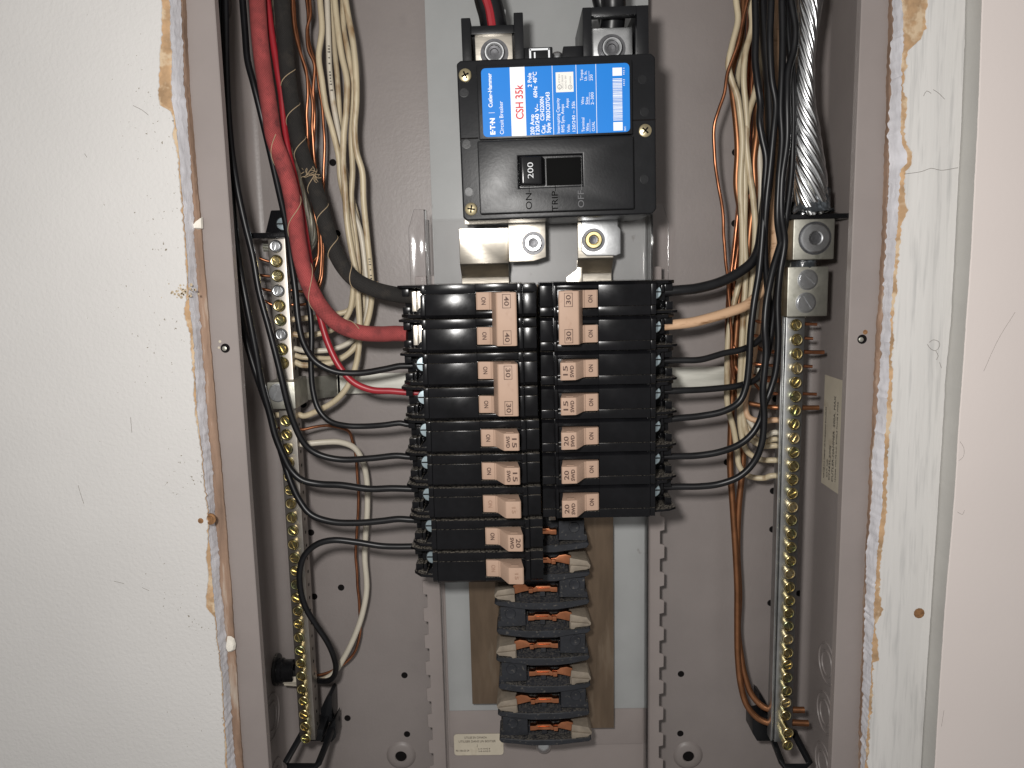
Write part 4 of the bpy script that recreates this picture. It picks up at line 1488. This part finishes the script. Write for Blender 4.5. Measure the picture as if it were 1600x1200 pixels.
wire("wire", [(379, 0, 46), (383, 50, 44), (387, 95, 42), (396, 130, 41), (406, 170, 42), (418, 220, 44), (434, 290, 44), (447, 350, 42), (454, 400, 38), (461, 450, 36), (466, 500, 35),
              (474, 535, 35), (492, 564, 36), (522, 580, 37), (560, 583, 38), (600, 577, 38), (624, 572, 38)], 1.9, pvc_black,
     "black wire crossing over the thin red wire to the two-pole 30 on the left", world_tail=[(-77, 38, 23.4), (-71, 38, 23)])
wire("wire", [(430, 0, 68), (438, 100, 66), (448, 200, 64), (458, 300, 60), (468, 400, 54), (478, 450, 48), (485, 490, 45), (487, 530, 44), (486, 570, 43), (489, 610, 42), (498, 640, 41), (515, 658, 40),
              (540, 665, 39), (570, 666, 39), (600, 664, 38), (626, 661, 38)], 1.75, pvc_black,
     "black wire dropping straight behind the thin red wire to the upper printed 15, left row", world_tail=[(-77, 38, -14.2), (-71, 38, -15)])
wire("wire", [(352, 0, 40), (354, 120, 36), (360, 220, 33), (370, 290, 32), (382, 347, 32), (395, 400, 32), (405, 456, 32), (420, 512, 32), (434, 566, 32), (442, 600, 32), (452, 640, 33), (462, 668, 34), (472, 688, 35),
              (484, 702, 36), (503, 712, 37), (534, 718, 38), (580, 716, 38), (620, 712, 38)], 1.9, pvc_black,
     "black wire crossing the left lug block, feeding the lower printed 15, left row", world_tail=[(-76, 38, -33.8), (-71, 38, -34)])
wire("wire", [(344, 0, 44), (346, 120, 40), (353, 210, 37), (361, 290, 35), (367, 362, 34), (376, 425, 34), (386, 478, 34), (400, 550, 35), (409, 600, 36), (422, 648, 37), (430, 680, 37), (441, 708, 37), (455, 735, 37),
              (472, 750, 37), (497, 756, 38), (533, 758, 38), (578, 764, 38), (612, 763, 38)], 2.05, pvc_black,
     "black wire beside the left lug block that feeds the upper worn-handled breaker", world_tail=[(-76, 38, -52), (-71, 38, -53)])
wire("wire", [(338, 0, 56), (340, 100, 52), (346, 180, 48), (353, 260, 46), (359, 340, 45), (366, 420, 45), (375, 487, 45), (387, 540, 45), (399, 580, 45), (412, 618, 45), (425, 656, 44), (440, 708, 42), (454, 752, 40), (468, 782, 39),
              (486, 804, 38), (517, 815, 38), (557, 817, 38), (596, 814, 38), (622, 811, 38)], 2.0, pvc_black,
     "lowest black wire sweeping from the left wall to the printed 20, left row", world_tail=[(-75, 38, -71), (-70, 38, -72)])
wire("wire", [(420, 1062, 80), (440, 1062, 80), (470, 1064, 79), (498, 1064, 74), (511, 1064, 70), (521, 1058, 66), (525, 1044, 62), (521, 1024, 56), (511, 1002, 50), (493, 975, 44), (477, 948, 40), (469, 918, 38), (469, 888, 37),
              (477, 866, 36), (496, 850, 36), (520, 844, 36), (556, 847, 37), (595, 853, 38), (622, 854, 38)], 1.9, pvc_black,
     "black wire looping out of the side bushing to the bottom breaker, left row", top=False, world_tail=[(-75, 38, -86.4), (-70, 38, -87)])

# whites, left
W = "cream"
wire("wire", [(500, 0, 66), (503, 47, 64), (498, 87, 63), (503, 125, 62), (509, 166, 62), (520, 206, 62), (529, 244, 62), (532, 281, 62), (539, 312, 62), (546, 345, 63), (551, 375, 64), (553, 412, 64), (552, 450, 65), (546, 487, 66),
              (530, 509, 66), (505, 520, 65), (470, 524, 63)], 1.75, pvc_white, "leftmost cream wire of the left bundle, curving to the sixth row of the left bar", world_tail=[(-150, 62, 41), (-164, 62, 41)])
WPALE = wire("wire", [(511, 0, 72), (513, 55, 70), (515, 109, 70), (520, 156, 70), (528, 203, 70), (536, 250, 70), (543, 297, 70), (552, 330, 70), (563, 362, 70), (571, 420, 70), (575, 470, 70), (568, 510, 70), (550, 532, 69), (526, 544, 68), (500, 548, 66),
              (470, 547, 64)], 1.7, pvc_white2, "palest wire in the left bundle, with small dark printing on it", world_tail=[(-150, 62, 32.2), (-158, 62, 32.2)])
wire("wire", [(523, 0, 62), (528, 47, 60), (534, 87, 59), (542, 125, 58), (541, 172, 58), (537, 212, 58), (536, 259, 58), (539, 297, 58), (542, 344, 59), (549, 390, 60), (556, 425, 61), (560, 472, 62), (562, 515, 62), (560, 550, 62), (554, 578, 62),
              (543, 604, 62), (525, 625, 62), (500, 640, 62), (474, 650, 62)], 1.85, pvc_white, "cream wire of the left bundle that drops lowest, ending below the lug block", world_tail=[(-150, 62, -9), (-166, 62, -9)])
wire("wire", [(536, 0, 70), (537, 47, 68), (545, 87, 66), (551, 125, 66), (551, 172, 66), (549, 219, 66), (551, 266, 66), (549, 312, 66), (555, 370, 66), (560, 420, 67), (557, 462, 68), (546, 484, 68), (524, 491, 67), (495, 496, 65), (465, 498, 63)],
     1.75, pvc_white, "cream wire curving highest into the left bar from the left bundle", world_tail=[(-150, 62, 50), (-156, 62, 50)])
WSTAIN = wire("wire", [(540, 0, 58), (544, 25, 57), (551, 62, 56), (556, 109, 56), (557, 156, 56), (554, 203, 57), (557, 237, 58), (566, 268, 59), (568, 312, 60), (573, 365, 62), (579, 425, 64), (581, 462, 65), (575, 500, 66), (562, 532, 66), (545, 552, 65), (520, 566, 64),
              (492, 570, 63), (470, 570, 62)], 1.85, pvc_white, "rightmost brown-stained cream wire of the left bundle", world_tail=[(-150, 62, 23.6), (-158, 62, 23.6)])
wire("wire", [(470, 694, 62), (482, 693, 62), (503, 691, 64), (532, 691, 68), (554, 700, 72), (567, 722, 75), (573, 750, 77), (574, 794, 78), (571, 841, 79), (570, 872, 79), (573, 919, 79), (567, 956, 79), (557, 987, 79), (539, 1025, 79), (520, 1053, 79), (498, 1064, 80),
              (470, 1068, 80), (445, 1067, 80)], 1.9, pvc_white2, "white wire arching from the left bar down to the side bushing", top=False, world_head=[(-164, 62, -26.4), (-152, 62, -26.2)])
wire("wire", [(472, 671, 63), (492, 667, 66), (512, 665, 70), (534, 669, 76), (546, 675, 80), (552, 692, 82), (557, 725, 83), (560, 778, 83), (557, 840, 83), (556, 872, 83), (559, 912, 83), (562, 959, 83), (562, 994, 83), (554, 1019, 83), (540, 1035, 83), (515, 1050, 82),
              (490, 1056, 82), (450, 1058, 82)], .95, copperwire, "bare copper wire beside the arching white wire, left of the breakers", top=False, jitter=.35, seed=3, world_head=[(-168, 62, -17.4), (-152, 62, -17.6)])
cs = empty("cable_bushing", at(436, 1048, 80), "black bushing with cut cable sheath low on the left side wall", "bushing")
p0 = at(436, 1048, 80)
b = MB().lathe([(8.5, -6), (8.5, -1), (7.5, 0), (7.5, 6), (6.6, 7), (5.2, 7), (5.2, 0)], (-HW + 6 - p0.x, 0, 0), axis=(1, 0, 0), n=24)
b.build("bushing_ring", black_gloss, cs)
b = MB().lathe([(10.5, 0), (10.5, 1.6), (9, 2)], (-HW + .2 - p0.x, 0, 1), axis=(1, 0, 0), n=24)
b.build("locknut", black_dusty, cs)
b = MB().tube([at(432, 1060, 80) - p0, at(450, 1061, 79) - p0, at(470, 1062, 78) - p0], 3.2, n=10)
b.build("cable_sheath", pvc_white2, cs)
b = MB()
b.prism([(-3, 4), (4, 6), (9, 2), (15, -1), (12, -3), (2, -3)], 'y', -3, -2)
b.build("sheath_flap", black_dusty, cs, bevel=.2)

wire("wire", [(517, 0, 78), (521, 60, 77), (527, 120, 76), (530, 170, 76), (533, 230, 76), (545, 290, 76), (558, 340, 76), (566, 400, 76), (569, 450, 76), (566, 500, 76), (556, 536, 75), (540, 556, 74), (515, 560, 70), (490, 559, 66), (470, 558, 64)], 1.6, pvc_white,
     "thin cream wire furthest back in the left bundle", world_tail=[(-150, 62, 28), (-154, 62, 28)])


def printing(o, C, r, z1, z0, seed):
    """small dark characters printed along a wire's jacket"""
    rp_ = random.Random(seed)
    b = MB()
    loc = o.location / S
    nxt = z1
    for i in range(1, len(C) - 1):
        c = C[i]
        if c.z < nxt and z0 < c.z < z1:
            t = (C[i + 1] - C[i - 1]).normalized()
            side = t.cross(Vector((0, 1, 0))).normalized()
            v = (c - CAM).normalized()
            nn = -(v - t * v.dot(t)).normalized()
            p_ = c + nn * (r + .02)
            l_, w_ = rp_.uniform(.25, .5), rp_.uniform(.45, .8)
            q_ = [p_ + t * l_ + side * w_, p_ + t * l_ - side * w_, p_ - t * l_ - side * w_, p_ - t * l_ + side * w_]
            b.add([v_ - loc for v_ in q_] + [v_ - nn * .15 - loc for v_ in q_], [(0, 1, 2, 3), (7, 6, 5, 4), (0, 4, 5, 1), (1, 5, 6, 2), (2, 6, 7, 3), (3, 7, 4, 0)])
            nxt = c.z - rp_.choice((1.4, 1.6, 1.6, 3.2))
    m_ = b.build("printed_marking", print_ink, o)
    m_["kind"] = "stuff"


printing(WPALE[0], WPALE[1], 1.7, 210, 182, 3)
printing(WSTAIN[0], WSTAIN[1], 1.85, 86, 62, 8)

# bare coppers, left top
cu_l = [
    ([(457, 0, 60), (460, 47, 58), (470, 84, 57), (478, 109, 57), (481, 140, 57), (479, 187, 58), (481, 225, 59), (486, 290, 62), (492, 340, 64), (498, 372, 66), (496, 404, 67), (486, 428, 66), (470, 432, 64)], 76.4, "bare copper wire nearest the black cloth cable"),
    ([(484, 0, 66), (485, 25, 65), (479, 47, 64), (482, 78, 63), (491, 100, 63), (489, 150, 63), (492, 187, 64), (489, 234, 65), (492, 300, 66), (500, 350, 68), (502, 400, 70), (497, 440, 70), (480, 455, 66)], 67.7, "kinked bare copper wire that starts rightmost at the top left"),
    ([(459, 0, 66), (463, 50, 64), (472, 90, 63), (480, 122, 62), (488, 158, 62), (488, 200, 62), (491, 250, 64), (492, 310, 66), (497, 360, 68), (498, 395, 68), (488, 408, 66), (468, 408, 63)], 85.1, "bare copper wire twisting between its two neighbours at top left"),
    ([(481, 30, 70), (483, 66, 69), (494, 103, 68), (498, 134, 68), (504, 175, 68), (507, 219, 68), (506, 266, 69), (505, 305, 70), (503, 350, 71), (505, 400, 72), (498, 450, 71), (480, 474, 66)], 59.0, "bare copper wire with a bright glint, right of the black cloth cable"),
]
for i, (pth, zb_, lb_) in enumerate(cu_l):
    wire("wire", pth, .95, copperwire, lb_, jitter=.45, seed=20 + i, n=8, world_tail=[(-150, 62, zb_), (-162, 62, zb_), (-171 + i * 1.5, 61, zb_ + 1.0 + .6 * i)])

# ------------------------------------------------------------------ wires, right side
wire("wire", [(1192, 0, 60), (1196, 60, 58), (1202, 140, 56), (1204, 219, 54), (1200, 281, 52), (1194, 330, 50), (1190, 365, 48), (1186, 388, 46), (1177, 407, 44), (1156, 425, 42), (1125, 441, 40), (1087, 451, 38)], 3.0, pvc_black,
     "thickest black wire on the right, feeding the upper pole of the right two-pole", world_tail=[(78, 37, 61), (71, 37, 60.6)])
wire("wire", [(1208, 0, 70), (1210, 80, 68), (1212, 140, 66), (1215, 219, 64), (1212, 280, 62), (1212, 347, 60), (1211, 394, 57), (1203, 432, 53), (1187, 457, 49), (1166, 477, 46), (1141, 487, 43), (1109, 497, 40), (1080, 504, 38)], 3.0, pvc_peach,
     "stained peach wire feeding the lower pole of the right two-pole", world_tail=[(76, 37, 42), (71, 37, 41.4)])
wire("wire", [(1180, 0, 44), (1181, 47, 43), (1180, 94, 42), (1184, 131, 41), (1188, 160, 41), (1187, 190, 40), (1191, 216, 40), (1197, 246, 40), (1195, 290, 40), (1193, 344, 39), (1186, 425, 38), (1178, 475, 37), (1173, 519, 37), (1170, 572, 37), (1165, 606, 37),
              (1155, 628, 37), (1132, 642, 37), (1094, 650, 38)], 2.0, pvc_black, "leftmost black wire of the right bundle, to the uppermost printed 20", world_tail=[(77, 38, -14.6), (71, 38, -15.6)])
wire("wire", [(1205, 0, 36), (1203, 62, 35), (1206, 125, 35), (1212, 162, 35), (1209, 203, 35), (1203, 266, 36), (1198, 312, 37), (1195, 359, 39), (1195, 394, 41), (1199, 450, 44), (1202, 490, 46), (1196, 516, 45), (1184, 533, 43), (1162, 545, 41), (1131, 552, 40),
              (1094, 562, 38)], 1.9, pvc_black, "black wire curving through the bundle to the upper printed 15 on the right", world_tail=[(77, 38, 22.6), (71, 38, 22.4)])
wire("wire", [(1222, 0, 36), (1223, 62, 35), (1222, 109, 34), (1220, 172, 34), (1222, 219, 34), (1217, 281, 34), (1215, 344, 35), (1220, 385, 38), (1216, 440, 42), (1209, 490, 46), (1202, 540, 47), (1194, 572, 46), (1182, 592, 44), (1156, 602, 42), (1109, 608, 40)], 1.95, pvc_black,
     "black wire feeding the lower printed 15 of the right row", world_tail=[(78, 38, 4.8 + .4), (71, 38, 3.9)])
wire("wire", [(1236, 0, 34), (1243, 47, 33), (1240, 80, 33), (1232, 109, 32), (1230, 156, 31), (1230, 219, 32), (1222, 281, 33), (1221, 335, 34), (1226, 378, 36), (1219, 425, 37), (1215, 472, 38), (1216, 534, 38), (1212, 581, 38), (1203, 612, 38), (1194, 634, 37), (1187, 658, 37),
              (1175, 678, 37), (1156, 694, 37), (1125, 706, 37), (1087, 712, 38)], 2.0, pvc_black, "black wire hugging the stranded cable, feeding the middle printed 20 on the right", world_tail=[(77, 38, -34.6), (71, 38, -34.6)])
wire("wire", [(1228, 0, 42), (1232, 60, 41), (1238, 120, 40), (1240, 170, 40), (1239, 219, 40), (1237, 266, 40), (1230, 328, 39), (1224, 365, 38), (1208, 420, 35), (1198, 470, 33), (1195, 510, 32), (1197, 550, 32), (1192, 612, 32), (1194, 653, 32), (1190, 694, 32), (1178, 722, 33),
              (1156, 744, 34), (1125, 756, 36), (1094, 760, 37)], 2.0, pvc_black, "black wire hanging lowest on the right, feeding the bottom printed 20", world_tail=[(77, 38, -53.4), (71, 38, -53.6)])
wire("wire", [(1214, 0, 48), (1214, 70, 47), (1212, 150, 46), (1216, 219, 46), (1211, 281, 45), (1207, 344, 44), (1204, 400, 43), (1204, 460, 42), (1206, 520, 42), (1205, 575, 42), (1200, 606, 41), (1188, 632, 40), (1168, 652, 39), (1135, 660, 38), (1090, 661, 38)], 1.9, pvc_black,
     "black wire in the middle of the right bundle, to the uppermost printed 20", world_tail=[(78, 38, -14.6), (71, 38, -15.6)]) if False else None

# cream wires, right
GX = 153
cr = [
    ([(1150, 0, 58), (1153, 31, 57), (1144, 70, 56), (1138, 103, 56), (1144, 128, 57), (1152, 150, 58), (1157, 181, 59), (1160, 220, 61), (1157, 290, 63), (1160, 360, 65), (1158, 425, 67), (1146, 478, 68), (1138, 525, 69), (1136, 581, 70), (1137, 635, 71), (1146, 669, 71), (1152, 706, 71),
      (1155, 728, 70), (1168, 743, 68), (1194, 747, 65)], -53.6, 1.8, pvc_white, "outermost cream wire on the right, ending lowest on the ground bar"),
    ([(1172, 0, 62), (1175, 41, 61), (1165, 81, 60), (1162, 125, 60), (1165, 162, 61), (1167, 203, 62), (1163, 250, 63), (1164, 297, 64), (1163, 359, 65), (1165, 430, 66), (1161, 500, 67), (1158, 560, 68), (1156, 625, 69), (1158, 675, 69), (1168, 706, 68), (1190, 718, 66)], -43.6, 1.8, pvc_white,
     "cream wire ending second lowest on the ground bar"),
    ([(1194, 0, 66), (1191, 62, 65), (1187, 109, 64), (1178, 150, 63), (1169, 181, 62), (1166, 219, 62), (1171, 269, 63), (1177, 312, 64), (1180, 359, 65), (1176, 430, 67), (1170, 500, 68), (1166, 560, 68), (1160, 620, 69), (1164, 668, 68), (1175, 688, 67), (1195, 697, 65)], -34.4, 1.8, pvc_white,
     "cream wire ending third of the five cream wires on the ground bar"),
    ([(1186, 0, 74), (1187, 120, 72), (1186, 220, 70), (1189, 300, 69), (1188, 359, 69), (1186, 430, 69), (1180, 510, 70), (1172, 580, 70), (1165, 625, 70), (1170, 655, 69), (1185, 674, 67), (1202, 680, 65)], -26.2, 1.75, pvc_white2,
     "pale straight wire ending just under the topmost cream wire on the ground bar"),
    ([(1200, 0, 76), (1197, 120, 75), (1196, 240, 73), (1200, 340, 72), (1196, 430, 71), (1187, 487, 70), (1179, 550, 69), (1170, 600, 68), (1164, 632, 68), (1170, 652, 67), (1190, 658, 65)], -18.2, 1.8, pvc_peach,
     "tan-stained wire ending topmost of the cream wires on the ground bar"),
]
for pth, zb_, r_, m_, lb_ in cr:
    wire("wire", pth, r_, m_, lb_, world_tail=[(143, 62, zb_), (150, 62, zb_)])
wire("wire", [(1160, 0, 76), (1158, 80, 75), (1152, 140, 74), (1158, 200, 73), (1160, 280, 74), (1168, 360, 75), (1172, 430, 75), (1168, 500, 76), (1164, 560, 76), (1160, 610, 75), (1166, 660, 73), (1180, 684, 69), (1200, 690, 65)], 1.65, pvc_white,
     "thin cream wire furthest back in the right bundle", world_tail=[(143, 62, -30.4), (150, 62, -30.4)])
# coppers, right
wire("wire", [(1168, 0, 54), (1160, 37, 53), (1153, 69, 52), (1145, 91, 52), (1137, 113, 52), (1132, 145, 51), (1123, 172, 51), (1116, 196, 52), (1117, 250, 54), (1122, 287, 56), (1129, 328, 58), (1131, 372, 60), (1136, 425, 62), (1139, 472, 64), (1143, 519, 66), (1143, 566, 68), (1147, 592, 70)], 1.0,
     copperwire, "thin kinked bare copper wire straying left of the right bundle", jitter=.5, seed=41, n=8)
wire("wire", [(1162, 0, 70), (1156, 60, 68), (1142, 115, 66), (1145, 145, 65), (1150, 187, 64), (1153, 234, 64), (1151, 290, 66), (1158, 340, 68), (1158, 420, 71), (1152, 500, 74), (1146, 580, 76), (1142, 669, 77), (1141, 731, 77), (1145, 794, 76), (1149, 856, 75), (1152, 919, 74), (1152, 966, 73),
              (1153, 1028, 71), (1158, 1073, 69), (1168, 1104, 67), (1187, 1124, 65), (1212, 1131, 63)], 2.05, copperdull, "thick brown bare copper conductor ending at the very bottom of the ground bar",
     world_tail=[(153, 62, -219.6), (171, 60, -219.2)])
wire("wire", [(1184, 0, 74), (1183, 160, 70), (1183, 205, 68), (1178, 250, 68), (1179, 297, 69), (1172, 359, 71), (1166, 430, 73), (1162, 500, 75), (1160, 580, 76), (1162, 660, 77), (1160, 731, 77), (1154, 794, 77), (1152, 860, 77), (1155, 930, 76), (1153, 985, 75), (1157, 1020, 73), (1163, 1053, 71),
              (1175, 1086, 68), (1194, 1105, 65), (1219, 1111, 63)], 2.05, copperdull, "thick brown bare copper conductor ending just above the lowest one on the ground bar",
     world_tail=[(153, 62, -210.8), (168, 60, -209.8)])
for i, (px0, zb_, lb_, ex) in enumerate(((1181, 41.1, "bare copper wire to the top screw of the ground bar", 168), (1174, 32.5, "bare copper wire to the second screw of the ground bar", 166), (1188, 24.0, "bare copper wire to the third screw of the ground bar", 173),
                                     (1166, 15.4, "bare copper wire to the fourth screw of the ground bar", 166), (1192, -1.8, "bare copper wire to the sixth screw of the ground bar", 169.5))):
    pr_ = Vector((at(px0, 300, 72).x, 72, 150))
    zz_ = zb_
    P = [Vector((pr_.x + 2, 80, 310)), Vector((pr_.x + 1, 76, 230)), Vector((pr_.x - 2, 73, 150)), Vector((pr_.x - 5, 74, 100)), Vector((pr_.x - 8, 76, zz_ + 40)), Vector((pr_.x - 6, 74, zz_ + 14)), Vector((pr_.x - 1, 70, zz_ + 3)), Vector((140, 65, zz_ + .4)), Vector((148, 62, zz_)), Vector((160, 61.5, zz_ - .2)),
         Vector((ex, 61, zz_ - .6))]
    C = spline(P, 1.6)
    C = [c + Vector((mnoise.noise((60 + i, k * .13, 0)), mnoise.noise((60 + i, k * .13, 9)), 0)) * .4 for k, c in enumerate(C)]
    o = MB().tube(C, 1.0 if i != 2 else 1.25, n=8).build("wire", copperwire, loc=C[-1], smooth=60)
    tag(o, lb_, "wire")
# short thick copper stub at the fifth screw and another below
for zb_, r_, x0, x1, lb_ in ((6.8, 2.1, 117, 150, "short thick copper wire at the fifth screw of the ground bar"), (-10.4, 1.5, 118, 171, "copper wire at the seventh screw of the ground bar")):
    P = [Vector((x0 + 14, 82, 310)), Vector((x0 + 12, 80, 200)), Vector((x0 + 8, 80, 110)), Vector((x0 + 3, 81, zb_ + 40)), Vector((x0 + 4, 79, zb_ + 14)), Vector((x0 + 9, 73, zb_ + 3.4)), Vector((x0 + 20, 66, zb_ + .6)), Vector((146, 62, zb_)), Vector((x1, 61, zb_ - .4))]
    C = spline(P, 1.6)
    tag(MB().tube(C, r_, n=9).build("wire", copperwire if r_ > 2 else copperdull, loc=C[-1], smooth=60), lb_, "wire")

# big stranded aluminium neutral
NP = [(1268, -60, 44), (1266, 0, 43), (1262, 47, 42), (1259, 94, 41), (1257, 156, 41), (1261, 219, 43), (1266, 275, 46), (1269, 331, 50)]
WD = [17, 17, 14, 12, 14, 17, 20, 21]
P = spline([Vector((at(*NP[0]).x + 2, 60, 310))] + [at(*q) for q in NP], 1.8)
zs = [at(*q).z for q in NP]


def width_at(z):
    for i in range(len(zs) - 1):
        if zs[i + 1] <= z <= zs[i]:
            t = (zs[i] - z) / (zs[i] - zs[i + 1])
            return (WD[i] + (WD[i + 1] - WD[i]) * t) / 2 * .37 * 1.0
    return (WD[0] if z > zs[0] else WD[-1]) / 2 * .37


WD = [37, 36, 30, 27, 31, 40, 47, 48]
al = empty("stranded_cable", P[-1], "fat bare stranded aluminium cable dropping into the square lug at top right", "cable")
NS = 14
for k in range(NS):
    out, rs = [], []
    ph = k * 2 * math.pi / NS + .12 * math.sin(k * 2.3)
    for i, c in enumerate(P):
        t = (P[min(i + 1, len(P) - 1)] - P[max(i - 1, 0)]).normalized()
        a = t.cross(Vector((0, 1, 0))).normalized()
        d = t.cross(a)
        w = width_at(c.z)
        ph -= .115 * 1.8 * (6.0 / (w + 1.2))
        rr_ = w - 1.35 + .35 * mnoise.noise((k, i * .08, 0))
        out.append(c + (a * math.cos(ph) + d * math.sin(ph)) * rr_ - P[-1])
        rs.append(min(1.75, 1.12 * math.pi * w / NS))
    MB().tube(out, rs, n=8).build("strand", alu, al, smooth=60)
MB().tube([c - P[-1] for c in P], [width_at(c.z) * .72 for c in P], n=12).build("core", lugal, al)
b = MB()
rk = random.Random(5)
b.lathe([(4, 14), (8.6, 12.5), (9.6, 7), (10.2, 3), (12.0, .4), (4, -.5)], P[-1] + Vector((0, 0, -.5)), axis=(0, 0, 1), n=20)
b.v = [(x + rk.uniform(-.9, .9), y + rk.uniform(-.9, .9), z + rk.uniform(-1.3, 1.3)) for x, y, z in b.v]
tag(b.build("joint_compound", wax, loc=P[-1], smooth=50), "dark shiny joint compound smeared round the foot of the stranded cable", "joint compound")
p = at(1256, 412, 52)
b = MB().lathe([(4, 4), (7, 2), (7, -2), (4, -4)], p, axis=(0, 0, 1), n=14)
b.v = [(x * 1 + rk.uniform(-.6, .6), y + rk.uniform(-.6, .6), z + rk.uniform(-.6, .6)) for x, y, z in b.v]
tag(b.build("joint_compound", wax, loc=p, smooth=50), "dark joint compound squeezed out between the two right lugs", "joint compound")
